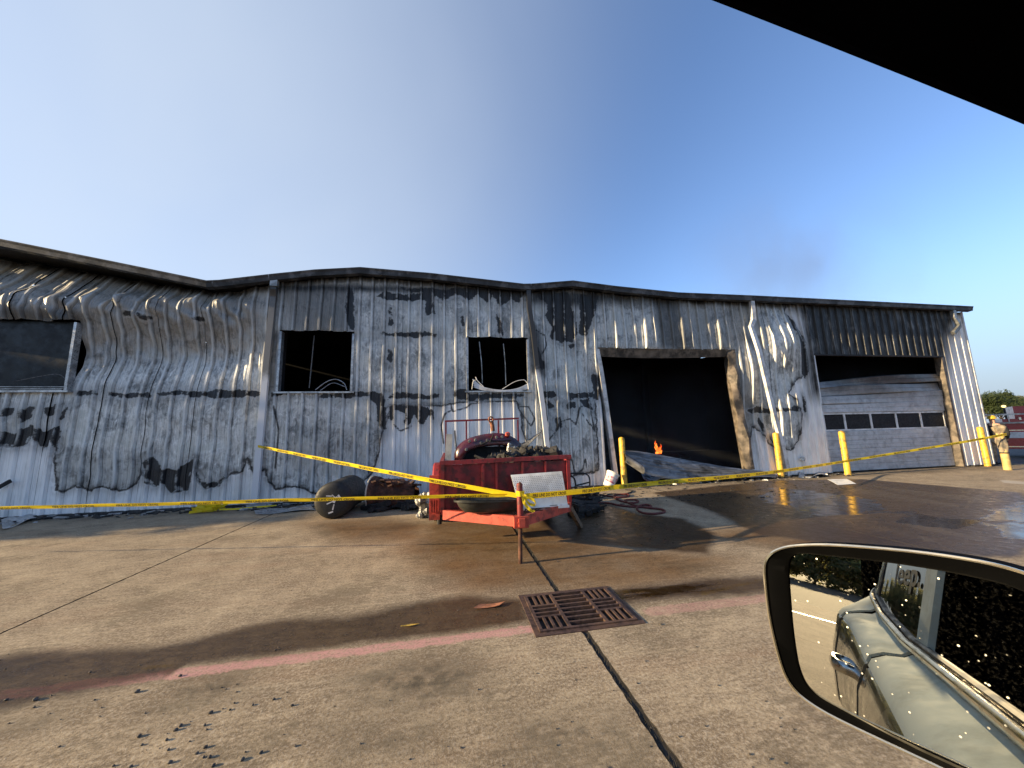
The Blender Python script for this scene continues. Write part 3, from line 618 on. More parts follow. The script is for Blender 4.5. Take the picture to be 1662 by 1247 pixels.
# roof, gutters, soffit, shell
ex = np.unique(np.concatenate([EAVE[:, 0], np.linspace(-13, 18.3, 60)])); ex = ex[(ex >= -12.6)]
rows = []
for yy, bl in ((D-.10, 0.0), (D+1.5, .15), (D+5, .7), (D+13.5, 1.0)):
    rows.append([(x, yy, (1-bl)*eave(x)+bl*5.7+.01+(yy-D)*.075) for x in ex])
MB().sheet(rows, .05).build('roof', M['roof'], bld)
cuts = [-12.6, -5.55, -4.36, 2.18, 9.3, 18.25]
for a, b in zip(cuts[:-1], cuts[1:]):
    xs = np.unique(np.concatenate([[a+.006, b-.006], EAVE[(EAVE[:, 0] > a) & (EAVE[:, 0] < b), 0]]))
    prof = [(-.27, 0), (-.245, .0), (-.245, -.012), (-.26, -.03), (-.235, -.15), (-.10, -.16), (-.10, -.005), (-.115, -.005), (-.115, -.145), (-.225, -.135), (-.27, -.02)]
    MB().grid([[(x, D+p[0], eave(x)+p[1]) for p in prof] for x in xs], True).build('gutter', M['gutter'], bld)
xs = np.linspace(-12.6, 18.2, 90)
MB().sheet([[(x, D-.098, eave(x)-.10) for x in xs], [(x, D+.25, eave(x)-.055) for x in xs], [(x, D+1.0, eave(x)-.02) for x in xs]], .02).build('soffit', M['soffit'], bld)
BD = 13.2
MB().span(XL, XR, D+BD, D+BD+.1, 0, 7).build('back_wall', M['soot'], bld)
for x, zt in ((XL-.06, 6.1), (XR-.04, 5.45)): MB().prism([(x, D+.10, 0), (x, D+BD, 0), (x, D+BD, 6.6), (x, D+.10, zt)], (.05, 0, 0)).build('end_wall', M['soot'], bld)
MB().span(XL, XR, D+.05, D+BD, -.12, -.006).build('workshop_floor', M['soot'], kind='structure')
for x in (-4.3, 2.4, 9.6, 17.7): MB().span(x-.1, x+.1, D+.20, D+.55, 0, 5.15).build('steel_column', M['soot'], bld)
for x, y in ((9.9, 16.5), (7.7, 19.0), (3.5, 18.0)): MB().span(x-.12, x+.12, y-.12, y+.12, 0, 5.2).build('steel_column', M['soot'], bld)
for z in (2.52, 4.62):
    for a, b in ((XL, -11.2), (-8.2, -4.2), (-2.35, .38), (2.15, 4.1), (8.6, 11.38), (16.85, XR)): MB().span(a, b, D+.30, D+.36, z, z+.2).build('wall_girt', M['soot'], bld)
# corner trim at the right end
MB().span(XR-.005, XR+.05, D-.05, D+.08, .02, 5.38).build('corner_trim', M['white_trim'], bld)

# window frames
def win_frame(o, name='window_frame', w=.045, sides='lrb'):
    m = MB(); x0, x1, z0, z1 = o; y0, y1 = D-.045, D+.10
    if 'l' in sides: m.span(x0-.008, x0+w, y0, y1, z0+.004, z1-.03)
    if 'r' in sides: m.span(x1-w, x1+.008, y0, y1, z0+.004, z1-.05)
    if 'b' in sides: m.span(x0-.05, x1+.05, y0-.02, y1, z0-.04, z0)
    return m.build(name, M['alu'], bld)
wA = win_frame(OPEN[0], sides='rb'); wB = win_frame(OPEN[1], sides='lrb'); wC = win_frame(OPEN[2], sides='lrb')
MB().span(-11.2, -8.34, D+.12, D+.13, 2.70, 4.24).build('pane', M['sooty_glass'], wA)
m = MB()
for k, (dz, dy) in enumerate(((.0, 0), (.035, .02), (.075, .045))): m.bar((-11.2, D-.03+dy, 2.67+dz), (-8.36, D-.03+dy, 2.66+dz), .03, .012)
m.build('sill', M['alu'], wA)
m = MB()
m.tube(bez([at_y(20, 620, D+.06), at_y(60, 612, D+.03), at_y(95, 608, D+.02), at_y(112, 622, D)]), .006, 5); m.tube([at_y(20, 560, D+.5), at_y(112, 612, D+.1)], .006, 5)
m.build('loose_wire', M['ash'], wA)
m = MB(); m.tube([at_y(502, 630, D+.08), at_y(510, 545, D+.08)], .012, 6); m.build('rod', M['ash'], wB)
m = MB().tube(bez([at_y(512, 633, D-.01), at_y(530, 620, D+.02), at_y(545, 616, D+.02), at_y(558, 622, D), at_y(563, 633, D)]), .010, 6).build('bent_strip', M['alu'], wB); m = MB().tube(bez([at_y(520, 634, D-.01), at_y(540, 622, D+.04), at_y(560, 628, D)]), .008, 6)
m.build('bent_strip', M['alu'], wB)
for px0, px1 in (((778, 555), (783, 622)), ((817, 558), (821, 625))): MB().tube([at_y(*px0, D+.09), at_y((px0[0]+px1[0])/2+1, (px0[1]+px1[1])/2, D+.09), at_y(*px1, D+.09)], .013, 6).build('rod', M['zinc'], wC)
for k in range(5):
    f = k/4; pts = [at_y(767+f*2, 616+f*12, D-.05), at_y(785, 629+f*4, D-.06), at_y(815, 634+f*1.5, D-.07), at_y(840, 631+f*3, D-.06), at_y(860-f*2, 622+f*9, D-.05)]
    MB().tube(bez(pts, 6), .011, 6, squash=(1.6, .4)).build('bent_slat', M['white_trim'], wC)
for q in ([(766, 632), (768, 620), (772, 617)], [(858, 632), (856, 622), (850, 616)], [(785, 628), (775, 618), (772, 612)], [(815, 632), (835, 620), (850, 617), (856, 622)]): MB().tube(bez([at_y(*p, D-.06) for p in q]), .010, 5).build('bent_strip', M['white_trim'], wC)

# open doorway: header, jambs
o = OPEN[3]
rows = []
for s in range(12):
    t = s/11; rows.append([(o[0]-.02+t*(o[1]-o[0]+.04), D-.03+.10*k/3+.03*math.sin(t*5), o[3]+.02-.22*k/3-.05*math.sin(t*3+.5)*(k/3)) for k in range(4)])
MB().sheet(rows, .006).build('door_header', M['jamb'], bld)
lj = [at_y(*p, D) for p in ((972, 567), (978, 598), (986, 650), (1003, 775))]; rj = [at_y(*p, D-.05) for p in ((1190, 570), (1195, 610), (1207, 680), (1222, 762))]
MB().sheet([[np.array(p)+(.0, -.03, 0) for p in bez(lj, 4)], [np.array(p)+(-.10, -.01, 0) for p in bez(lj, 4)], [np.array(p)+(-.09, .18, 0) for p in bez(lj, 4)]], .006).build('door_jamb', M['white_trim'], bld)
rb = bez(rj, 5); cr = [np.array((.03*math.sin(i*1.7), .05*math.sin(i*.9), 0)) for i in range(len(rb))]
MB().sheet([[p+(.03, -.05, 0)+c_*.4 for p, c_ in zip(rb, cr)], [p+(-.08, -.06, 0)+c_ for p, c_ in zip(rb, cr)], [p+(-.20, .04, 0)-c_ for p, c_ in zip(rb, cr)], [p+(-.16, .22, 0) for p in rb]], .006).build('door_jamb', M['jamb'], bld, smooth=True, label='buckled rust brown door jamb')

# sectional door, half collapsed
o = OPEN[4]; YD = D+.17
MB().span(o[0]-.02, o[0]+.05, D-.045, D+.16, .01, o[3]-.02).build('door_jamb', M['white_trim'], bld)
MB().span(o[1]-.07, o[1]+.02, D-.045, D+.16, .01, o[3]-.02).build('door_jamb', M['jamb'], bld)
MB().span(o[0]-.02, o[1]+.02, D-.05, D+.05, o[3]-.05, o[3]+.0).build('door_header', M['soffit'], bld)
gdn = NT('sooty_sectional_door'); ax = gdn.noise(1.3, 5, .6); zz = gdn.t.nodes.new('ShaderNodeSeparateXYZ'); gdn.t.links.new(gdn.pos, zz.inputs[0])
c_ = gdn.mix(gdn.rng(gdn.noise(5, 5, .65), .35, .7), (.50, .51, .52), (.36, .365, .37))
c_ = gdn.mix(gdn.math('MULTIPLY', gdn.rng(gdn.math('ADD', zz.outputs[2], gdn.math('MULTIPLY', ax, .9)), 2.3, 3.5), .95), c_, (.014, .014, .014))
c_ = gdn.mix(gdn.math('MULTIPLY', gdn.rng(gdn.noise(3, 6, .7, loc=(4, 4, 4)), .5, .68), .6), c_, (.17, .165, .16))
M['sect'] = gdn.out(c_, .42, .0)
gdoor = MB().span(o[0]+.055, o[1]-.075, YD+.06, YD+.09, .04, .10).build('garage_door', M['sect'], bld)
def section(z0a, z0b, z1a, z1b, y=YD, warp=0.0, sd=0, n=26, grooves=2):
    """one horizontal door section; heights given at its left and right ends"""
    r = random.Random(sd); p1, p2 = r.uniform(0, 6), r.uniform(0, 6); rows = []
    prof = [(0, .02), (.03, 0)]
    for g in range(grooves):
        c_ = (g+1)/(grooves+1); prof += [(c_-.035, 0), (c_-.02, .012), (c_+.02, .012), (c_+.035, 0)]
    prof += [(.97, 0), (1, .02)]
    for v, d in prof:
        row = []
        for i in range(n):
            t = i/(n-1); x = o[0]+.06+t*(o[1]-o[0]-.14); za = z0a+(z0b-z0a)*t+warp*.6*math.sin(t*4+p1)*.5; zb = z1a+(z1b-z1a)*t+warp*math.sin(t*4+p2)*.5
            row.append((x, y+d+warp*.7*math.sin(t*6+p2+v), za+(zb-za)*v))
        rows.append(row)
    return MB().sheet(rows, .02).build('door_section', M['sect'], gdoor)
zl = lambda py: at_y(1345, py, YD)[2]; zr = lambda py: at_y(1540, py, YD)[2]
levels = [(.03, .03), (.235, .235), (.47, .47), (.72, .72), (.98, .98), (1.28, 1.28)]
for k, (a, b) in enumerate(zip(levels[:-1], levels[1:])): section(a[0]+.006, a[1]+.006, b[0]-.006, b[1]-.006, sd=k, grooves=1)
# glazed row
wz0, wz1 = 1.29, 1.86; xa, xb = o[0]+.06, o[1]-.08
m = MB(); m.span(xa, xb, YD, YD+.04, wz0, wz0+.045); m.span(xa, xb, YD, YD+.04, wz1-.05, wz1)
for k in range(6): x = xa+(xb-xa)*k/5; m.span(max(xa, x-.036), min(xb, x+.036), YD+.001, YD+.039, wz0+.045, wz1-.05)
m.build('window_rail', M['white_trim'], gdoor)
for k in range(5): w = (xb-xa)/5; MB().span(xa+w*k+.037, xa+w*(k+1)-.037, YD+.02, YD+.026, wz0+.045, wz1-.05).build('pane', M['soot'], gdoor)
tops = [(1.87, 1.87), (2.13, 2.22), (2.40, 2.56), (2.66, 2.88), (2.86, 3.16)]
for k, (a, b) in enumerate(zip(tops[:-1], tops[1:])): section(a[0]+.005, a[1]+.005, b[0]-.008, b[1]-.008, warp=.02+.025*k, sd=20+k, grooves=1, y=YD-.01*k)

# downspouts
def spout(pts, w=.11, d=.085, mat=None, label=None, segs=None):
    m = MB(); m.tube(pts, 1.0, 4, squash=(d/1.414, w/1.414), up=(0, -1, 0)); return m.build('downspout', mat or M['white_trim'], bld, label=label)
dsn = NT('scorched_white_downspout'); zz = dsn.t.nodes.new('ShaderNodeSeparateXYZ'); dsn.t.links.new(dsn.pos, zz.inputs[0])
hh = dsn.math('ADD', zz.outputs[2], dsn.math('MULTIPLY', dsn.noise(3, 5), 1.2))
c_ = dsn.mix(dsn.rng(hh, 3.3, 3.8), (.62, .63, .64), (.17, .165, .155)); c_ = dsn.mix(dsn.rng(hh, 4.9, 5.9), c_, (.03, .03, .03)); M['spout'] = dsn.out(c_, .45)
dsn = NT('sooty_downspout'); zz = dsn.t.nodes.new('ShaderNodeSeparateXYZ'); dsn.t.links.new(dsn.pos, zz.inputs[0])
hh = dsn.math('ADD', zz.outputs[2], dsn.math('MULTIPLY', dsn.noise(3, 5), 1.0))
M['spout_black'] = dsn.out(dsn.mix(dsn.rng(hh, 3.4, 3.8), (.60, .61, .62), (.03, .029, .028)), .45)
yw = D-.085
ds1 = spout([at_y(445, 446, D-.16), at_y(445, 470, D-.16), at_y(444, 482, yw), at_y(433, 590, yw), at_y(427, 660, yw), (-4.37, yw, .05)], mat=M['spout'], w=.13)
MB().box(at_y(446, 458, D-.17), (.16, .12, .24)).build('leader_head', M['zinc'], ds1)
ds2 = spout([at_y(857, 462, D-.17), at_y(859, 500, D-.15), at_y(866, 545, D-.12), at_y(872, 598, D-.12), at_y(881, 660, yw), at_y(887, 715, yw), (2.62, yw, .05)], mat=M['spout_black'], w=.12)
ds3 = spout([at_y(1219, 482, D-.17), at_y(1222, 506, D-.17), at_y(1223, 520, D-.17), at_y(1219, 530, D-.28), at_y(1232, 570, D-.30), at_y(1253, 660, D-.20), at_y(1266, 710, D-.14), at_y(1281, 776, yw)], mat=M['white_trim'], w=.13)
m = MB(); m.tube([at_y(1546, 500, D-.17), at_y(1548, 515, D-.17), at_y(1555, 524, D-.17), at_y(1556, 530, D-.14), at_y(1547, 541, D-.12)], 1.0, 4, squash=(.07, .085), up=(0, -1, 0)); m.build('downspout', M['zinc'], bld, label='broken stub of downspout')
MB().tube([at_y(1303, 745, D-.02), at_y(1303, 745, D-.12)], [.07, .055], 12).build('vent_pipe', M['alu'], bld)

# flame deep inside the open doorway
fb = at_y(1068, 732, 17.0)
fl = thing('flame', 'small orange flame burning on the floor deep inside the dark doorway', 'flame', (fb[0], 17, 0))
m = MB()
for dx, h, r, tx in ((0, .55, .075, -.05), (.09, .36, .06, .03), (-.07, .25, .05, .02), (.03, .68, .04, -.12), (.14, .2, .04, .05), (-.13, .16, .03, .04), (.09, .5, .03, .08), (-.03, .44, .035, -.1)):
    m.tube(bez([(fb[0]+dx, 17, .25), (fb[0]+dx+tx*.4, 17, .25+h*.4), (fb[0]+dx+tx*1.4, 17, .25+h*.75), (fb[0]+dx+tx, 17, .25+h)], 3), [r*v for v in (.8, 1.1, 1.2, 1.1, .9, .7, .5, .33, .2, .05)], 7)
m.build('fire_tongue', M['flame'], fl)
m = MB()
for k in range(26): m.box((fb[0]+random.uniform(-1.2, 1.6), 17+random.uniform(-.8, .8), random.uniform(.03, .25)), (random.uniform(.2, .7), random.uniform(.05, .25), random.uniform(.03, .12)), random.uniform(0, 3), random.uniform(-.4, .4))
m.build('burnt_pile', M['charcoal'], fl)

# ------------------------------------------------------------------ yellow bollards
def bollard(loc, label, h, mat, tilt=0):
    r = thing('bollard', label, 'bollard', loc, 'yellow bollards along the building')
    m = MB(); m.tube([(0, 0, 0), (0, 0, .02), (0, 0, h-.03), (0, 0, h)], [.082, .078, .078, .072], 20); m.build('post', mat, r, local=True, smooth=True, angle=50)
    m = MB(); m.tube([(0, 0, h), (0, 0, h+.012), (0, 0, h+.03)], [.070, .06, .015], 20); m.build('cap', mat, r, local=True, smooth=True, angle=50)
    m = MB(); m.tube([(0, 0, -.01), (0, 0, .008)], [.14, .12], 16); m.build('footing', M['filler'], r, local=True)
    return r
b1 = bollard((4.57, 8.98, 0), 'yellow bollard at the left edge of the open doorway beside the white bucket', 1.27, M['yellow'])
dup(b1, (9.52, 9.02, 0), 'yellow bollard between the open doorway and the white downspout')
dup(b1, (11.48, 8.70, 0), 'yellow bollard in front of the left edge of the half collapsed garage door')
dup(b1, (17.42, 8.94, 0), 'yellow bollard at the right corner of the building beside the cloth covered post')

# post wrapped in canvas, where the tape ends
pb = at_z(1636, 763); px_, py_ = pb[0], pb[1]
cb = thing('wrapped_post', 'faded tan post with a canvas hood tied on by tape at the building corner', 'bollard', (px_, py_, 0))
MB().tube([(0, 0, 0), (0, 0, 1.15), (0, 0, 1.2)], [.085, .08, .07], 16).build('post', M['faded'], cb, local=True, smooth=True)
rows = []
for z, r, wob in ((.50, .135, .012), (.56, .16, .02), (.66, .19, .03), (.80, .20, .03), (.92, .17, .02), (1.00, .125, .008), (1.04, .12, .005), (1.10, .16, .02), (1.20, .24, .04), (1.28, .27, .05), (1.31, .20, .05), (1.34, .05, .02)):
    r *= .60; wob *= .6; rows.append([((r+wob*math.sin(5*a+z*3))*math.cos(a), (r*.8+wob*math.cos(4*a))*math.sin(a), z+.02*math.sin(3*a)*(z > 1.05)) for a in [2*PI*k/24 for k in range(24)]])
MB().grid(rows, True).build('canvas_hood', M['cloth'], cb, local=True, smooth=True, angle=60)
MB().tube([(.09*math.cos(a), .08*math.sin(a), .51) for a in [2*PI*k/20 for k in range(21)]], .02, 6).build('cord', M['dark_coat'], cb, local=True)

# ------------------------------------------------------------------ fire line tape
fc = bpy.data.curves.new('tape_text', 'FONT'); fc.body = 'FIRE LINE DO NOT CROSS'; fc.size = 1.0; fc.resolution_u = 2; fc.offset = .03
to = bpy.data.objects.new('tape_text', fc); C.objects.link(to); dg = bpy.context.evaluated_depsgraph_get()
tm = bpy.data.meshes.new_from_object(to.evaluated_get(dg)); TV = np.array([v.co[:2] for v in tm.vertices]); TF = [tuple(p.vertices) for p in tm.polygons]
bpy.data.objects.remove(to); bpy.data.meshes.remove(tm)
TV[:, 0] -= TV[:, 0].min(); TV[:, 1] -= TV[:, 1].min(); TLEN = TV[:, 0].max(); THT = TV[:, 1].max()
def strand(path, width, label, gap=.80, first=.25, mirrored=False, tilt=0.0, twist=None, text=True):
    P_ = np.array(bez(path, 10)); seg = np.linalg.norm(np.diff(P_, axis=0), axis=1); L = np.concatenate([[0], np.cumsum(seg)])
    root = thing('barrier_tape', label, 'barrier tape', tuple(P_[0]), 'strands of fire line tape')
    def frame(s):
        p = np.array([np.interp(s, L, P_[:, k]) for k in range(3)]); q = np.array([np.interp(min(s+.05, L[-1]), L, P_[:, k]) for k in range(3)]); q0 = np.array([np.interp(max(s-.05, 0), L, P_[:, k]) for k in range(3)])
        t = (q-q0); t /= np.linalg.norm(t); a = tilt+(twist(s) if twist else 0)
        u = np.array([0, 0, 1.0]); u -= t*(t@u); u /= np.linalg.norm(u); n = np.cross(t, u)
        if n[:2]@(-p[:2]) < 0: n = -n                     # printed side towards the yard
        return p, u*math.cos(a)+n*math.sin(a), n*math.cos(a)-u*math.sin(a), t
    rows = []; N = max(12, int(L[-1]/.12))
    for i in range(N+1):
        p, u, n, t = frame(L[-1]*i/N); rows.append([p+u*width*(v-.5)+n*.004*math.sin(v*6+i*.7) for v in (0, .33, .66, 1)])
    MB().sheet(rows, .0012).build('tape_strip', M['tape'], root, smooth=True)
    if text:
        m = MB(); s = first; k = (.60*width)/THT; k2 = .52/TLEN
        while s+.52 < L[-1]:
            vs = []
            cache = {}
            for x, y in TV:
                xx = x*k2
                key = round(xx, 3)
                if key not in cache:
                    f = frame(s+key); rr = np.cross(f[1], f[2]); cache[key] = (f, 1 if rr@CR > 0 else -1)
                (p, u, n, t), sg = cache[key]
                vs.append(p+u*(y*k-.30*width)+n*.009)
            m.add(vs, TF); s += gap
        m.build('lettering', M['ink'], root)
    return root
PT = np.array([.79, 4.14])
plan3 = [(PT[0]+.03, PT[1]), (11.46, 8.60)]
p3 = [at_plan(x, y, *plan3) for x, y in ((853, 806), (880, 803.5), (950, 797), (1008, 790), (1100, 781), (1180, 774.5), (1251, 767), (1320, 757), (1372, 749))]
p3 += [at_plan(x, y, (11.46, 8.60), (px_, py_-.14)) for x, y in ((1440, 738), (1520, 725), (1590, 713), (1634, 705))]
strand(p3, .066, 'yellow tape with black lettering running right from the tongue post to the wrapped post', first=.10)
p1 = [(-4.36, D-.15, 1.33)]+[at_plan(x, y, (-4.36, D-.14), (-.46, 4.84)) for x, y in ((500, 741), (600, 761), (660, 772.5))]+[at_plan(x, y, (-.46, 4.82), (PT[0], PT[1]-.02)) for x, y in ((700, 780), (790, 796), (842, 805))]
strand(p1[::1], .060, 'yellow tape stretched from the white downspout down to the tongue post', first=.35, tilt=.25)
p2 = [(-8.2, 6.02, .70)]+[at_plan(x, y, (-8.2, 6.02), (PT[0], PT[1]+.04)) for x, y in ((0, 825), (150, 821), (300, 817.5), (450, 812.5), (600, 809), (720, 806), (842, 803.5))]
strand(p2, .046, 'yellow tape strand reaching left out of sight in front of the black tank', first=1.9, mirrored=True, tilt=.45)
# knot at the tongue post and loose heap by the wall
kn = thing('tape_knot', 'loose bow of yellow tape tied round the red tongue post', 'barrier tape', (PT[0], PT[1], .76))
def ribbon(pts, w, up=(0, 0, 1)):
    P_ = bez(pts, 6); u = np.array(up, float); rows = [[p+u*w*(v-.5)+np.array((0, -.004*math.sin(i+v*3), 0)) for v in (0, .5, 1)] for i, p in enumerate(P_)]
    return MB().sheet(rows, .0015)
x, y, z = PT[0], PT[1]-.045, .77
ribbon([(x-.045, y+.05, z), (x-.02, y-.015, z), (x+.04, y-.01, z), (x+.05, y+.06, z)], .06).build('wrap', M['tape'], kn, smooth=True)
ribbon([(x+.02, y-.02, z-.01), (x+.06, y-.03, z-.03), (x+.15, y-.04, z-.08), (x+.16, y-.03, z-.13), (x+.09, y-.03, z-.11), (x+.03, y-.03, z-.03)], .03, (.2, 0, 1)).build('loop', M['tape'], kn, smooth=True)
ribbon([(x+.02, y-.03, z-.03), (x+.035, y-.04, z-.10), (x+.09, y-.05, z-.17), (x+.14, y-.05, z-.20)], .035, (.8, 0, .5)).build('tail', M['tape'], kn, smooth=True)
hp = at_z(338, 832)
hh_ = thing('tape_heap', 'crumpled heap of yellow tape lying on the ground at the foot of the wall', 'barrier tape', tuple(hp))
for k in range(7):
    a = random.uniform(0, 6.28); pts = [hp+np.array((random.uniform(-.32, .32), random.uniform(-.14, .14), random.uniform(.03, .16))) for _ in range(5)]; ribbon(pts, .05, (random.uniform(-.5, .5), random.uniform(-.5, .5), 1)).build('loop', M['tape'], hh_, smooth=True)
ribbon([hp+np.array(v) for v in ((.2, 0, .05), (.5, .05, .03), (.8, .15, .03), (1.2, .2, .03))], .05, (0, .7, .5)).build('tail', M['tape'], hh_, smooth=True)

# ------------------------------------------------------------------ red utility trailer
TY = 4.78                                            # front board
tx0, tx1 = -.12, 1.62; tz0, tz1 = .52, 1.10; TB = 7.1
trl = thing('utility_trailer', 'rusty red box trailer loaded with burnt car parts in front of the wall', 'trailer', (.75, 5.9, 0))
tipz = .455
fb_ = MB(); fb_.span(tx0, tx1, TY, TY+.012, tz0-.06, tz1-.03); fb_.build('front_board', M['red'], trl)
m = MB(); m.bar((tx0-.02, TY-.012, tz1), (tx1+.03, TY-.012, tz1+.02), .05, .055); m.bar((tx0, TY-.02, tz0-.04), (tx1, TY-.02, tz0-.04), .05, .05)
for x, w in ((tx0+.01, .05), (.42, .035), (.60, .025), (.96, .03), (1.28, .025), (1.06, .0), (tx1-.02, .05)):
    if w: m.span(x-w/2, x+w/2, TY-.036, TY+.0, tz0-.012, tz1-.028)
m.build('front_frame', M['red'], trl)
for x, s in ((tx0, -1), (tx1, 1)):
    m = MB(); m.span(min(x, x+.012*s), max(x, x+.012*s), TY+.03, TB, tz0-.06, tz1-.02); m.bar((x, TY+.03, tz1), (x, TB, tz1), .05, .05)
    for k in range(6): yy = TY+.2+(TB-TY-.3)*k/5; m.span(x+(.013 if s > 0 else -.043), x+(.043 if s > 0 else -.013), yy-.02, yy+.02, tz0-.05, tz1-.03)
    m.build('side_panel', M['red'], trl)
MB().span(tx0+.015, tx1-.015, TY+.02, TB, tz0-.10, tz0-.06).build('bed', M['wood'], trl)
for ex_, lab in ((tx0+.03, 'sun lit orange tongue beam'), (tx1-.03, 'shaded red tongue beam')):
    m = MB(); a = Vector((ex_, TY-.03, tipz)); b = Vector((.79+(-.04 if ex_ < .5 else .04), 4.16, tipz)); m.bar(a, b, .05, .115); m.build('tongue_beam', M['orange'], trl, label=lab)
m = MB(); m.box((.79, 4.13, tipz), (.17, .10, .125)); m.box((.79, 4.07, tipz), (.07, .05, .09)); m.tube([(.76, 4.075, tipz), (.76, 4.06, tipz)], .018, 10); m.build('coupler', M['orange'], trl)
MB().tube([(.79, 4.14, tipz+.06), (.79, 4.14, .86), (.79, 4.14, .88)], [.036, .036, .028], 14).build('jack_tube', M['red'], trl, smooth=True)
MB().tube([(.775, 4.14, .0), (.785, 4.14, tipz-.06)], .024, 14).build('jack_leg', M['rust'], trl, smooth=True)
MB().bar((.79, 4.14, .87), (.79, 4.10, .87), .02, .05).build('jack_handle', M['rust'], trl)
for s, x in ((-1, tx0-.02), (1, tx1+.02)):
    # fender with louvres and lamp base
    fx = x+s*.09; arc = [(5.15+.42*(1-math.cos(a)) if False else 6.5-.62*math.cos(a), .38+.60*math.sin(a)) for a in [PI*k/14 for k in range(15)]]
    m = MB(); m.sheet([[(fx-s*.09, p[0], p[1]) for p in arc], [(fx+s*.05, p[0], p[1]) for p in arc], [(fx+s*.07, p[0], p[1]-.03) for p in arc]], .008); m.build('fender', M['red'], trl, smooth=True)
    w = MB(); w.tube([(fx-.085, 6.5, .33), (fx-.06, 6.5, .33), (fx+.06, 6.5, .33), (fx+.085, 6.5, .33)], [.27, .325, .325, .27], 26); wh = w.build('wheel', M['tyre'], trl, smooth=True)
    MB().tube([(fx-.088, 6.5, .33), (fx+.088, 6.5, .33)], .17, 20).build('rim', M['rust'], wh)
# louvred step on the left front corner, sun lit
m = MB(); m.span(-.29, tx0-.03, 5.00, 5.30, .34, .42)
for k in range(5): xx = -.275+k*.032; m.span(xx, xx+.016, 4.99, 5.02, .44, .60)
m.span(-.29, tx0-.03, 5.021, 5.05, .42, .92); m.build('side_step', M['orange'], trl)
m = MB(); m.tube([(-.16, 5.2, .24), (-.16, 5.2, .35)], .035, 10); m.build('stabiliser', M['black_steel'], trl)
# rear rack
m = MB(); yr = TB-.05; zt = at_y(720, 684, yr)[2]; xa_, xb_ = at_y(722, 690, yr)[0], at_y(842, 684, yr)[0]
m.bar((xa_, yr, zt), (xb_, yr, zt+.03), .035, .035)
for x in (xa_+.02, xa_+.42, xb_-.42, xb_-.02): m.bar((x, yr, tz0), (x, yr, zt), .03, .03)
m.build('rear_rack', M['red'], trl)
# mesh floor on the tongue
m = MB()
for k in range(16): xx = .18+.075*k; m.bar((xx, TY-.05, tipz+.055), (.79+(xx-.79)*.35, 4.30, tipz+.055), .012, .008)
for k in range(4): t = k/3.5; m.bar((.1+.45*t, TY-.08-.4*t, tipz+.062), (1.5-.45*t, TY-.08-.4*t, tipz+.062), .012, .008)
m.build('tongue_grating', M['rust'], trl)

# load of the trailer
YS = 6.1
arch_o = [(738, 752), (738, 735), (745, 722), (760, 712), (785, 705), (812, 703), (832, 709), (848, 722), (855, 738), (858, 752)]; arch_i = [(752, 754), (754, 742), (761, 733), (775, 727), (800, 723), (820, 723), (832, 729), (840, 738), (844, 754)]
oo = [p for p in bez([at_y(*q, YS) for q in arch_o], 4)]; ii = [p for p in bez([at_y(*q, YS-.03) for q in arch_i], 4)]
t_ = lambda L_, k, n: np.array([np.interp(k*(len(L_)-1)/(n-1), range(len(L_)), [p[c] for p in L_]) for c in range(3)])
cs = thing('car_body_shell', 'dark maroon cut off car dashboard and cowl lying on top of the red trailer', 'car part', (.65, 6.4, tz0))
N = 34; rows = []
for f, dy, dz in ((0.0, .95, -.06), (0, .05, .0), (.04, 0, .0), (.5, -.05, .0), (.94, -.03, 0), (1.0, .02, 0), (1.0, .5, -.05)):
    rows.append([t_(oo, k, N)*(1-f)+t_(ii, k, N)*f+np.array((0, dy, dz)) for k in range(N)])
MB().sheet(rows, .012).build('cowl', M['maroon'], cs, smooth=True, angle=50)
for q in ((762, 716.5), (772, 714.5), (806, 710), (815, 709.5), (757, 730), (781, 719), (791, 715)):
    c_ = at_y(*q, YS-.06); MB().tube([c_, c_+np.array((0, -.012, 0))], [.028, .02], 10).build('gauge_ring', M['ash'], cs)
MB().box(at_y(799, 741, YS+.12), (1.02, .04, .34)).build('firewall', M['soot'], cs)
m = MB(); m.tube(bez([at_y(*q, YS-.09) for q in ((780, 722), (795, 716), (815, 716), (830, 714))]), .012, 6); m.tube([at_y(795, 718, YS-.1), at_y(801, 705, YS-.1)], .014, 6); m.build('wiring', M['soot'], cs)
tag(MB().ball(at_y(824, 705, YS-.02), (.05, .05, .04), 8, 6, .1).build('red_lamp', M['orange']), 'small red lamp lens on top of the maroon car shell', 'lamp')
tag(MB().box(at_y(728, 731, 5.2), (.09, .03, .46), ry=.05).build('cream_board', M['cream']), 'narrow cream board standing upright at the left end of the trailer', 'board')
m = MB(); c0 = at_y(800, 700, 6.0); m.tube(bez([c0, c0+np.array((-.01, 0, .10)), c0+np.array((-.03, 0, .17))]), [.035]*16+[.05], 9); m.tube([c0+np.array((-.03, .05*math.cos(a), 0))+np.array((.045*math.cos(a), 0, .20+.045*math.sin(a))) for a in [2*PI*k/12 for k in range(13)]], .014, 6)
tag(m.build('rusty_bracket', M['rust_light'], smooth=True), 'orange rusted pipe bracket poking up behind the maroon shell', 'scrap')
m = MB(); rows = []
pts = [at_y(*q, 6.0) for q in ((846, 726), (856, 719), (868, 709), (880, 700))]; P_ = bez(pts, 4)
m.sheet([[p+np.array((0, .02, w)) for p, w in zip(P_, np.linspace(.06, .0, len(P_)))], [p+np.array((0, -.02, -w)) for p, w in zip(P_, np.linspace(.06, .012, len(P_)))]], .008)
tag(m.build('bent_blade', M['ash']), 'bent pointed metal strip sticking out to the right of the trailer load', 'scrap')
m = MB()
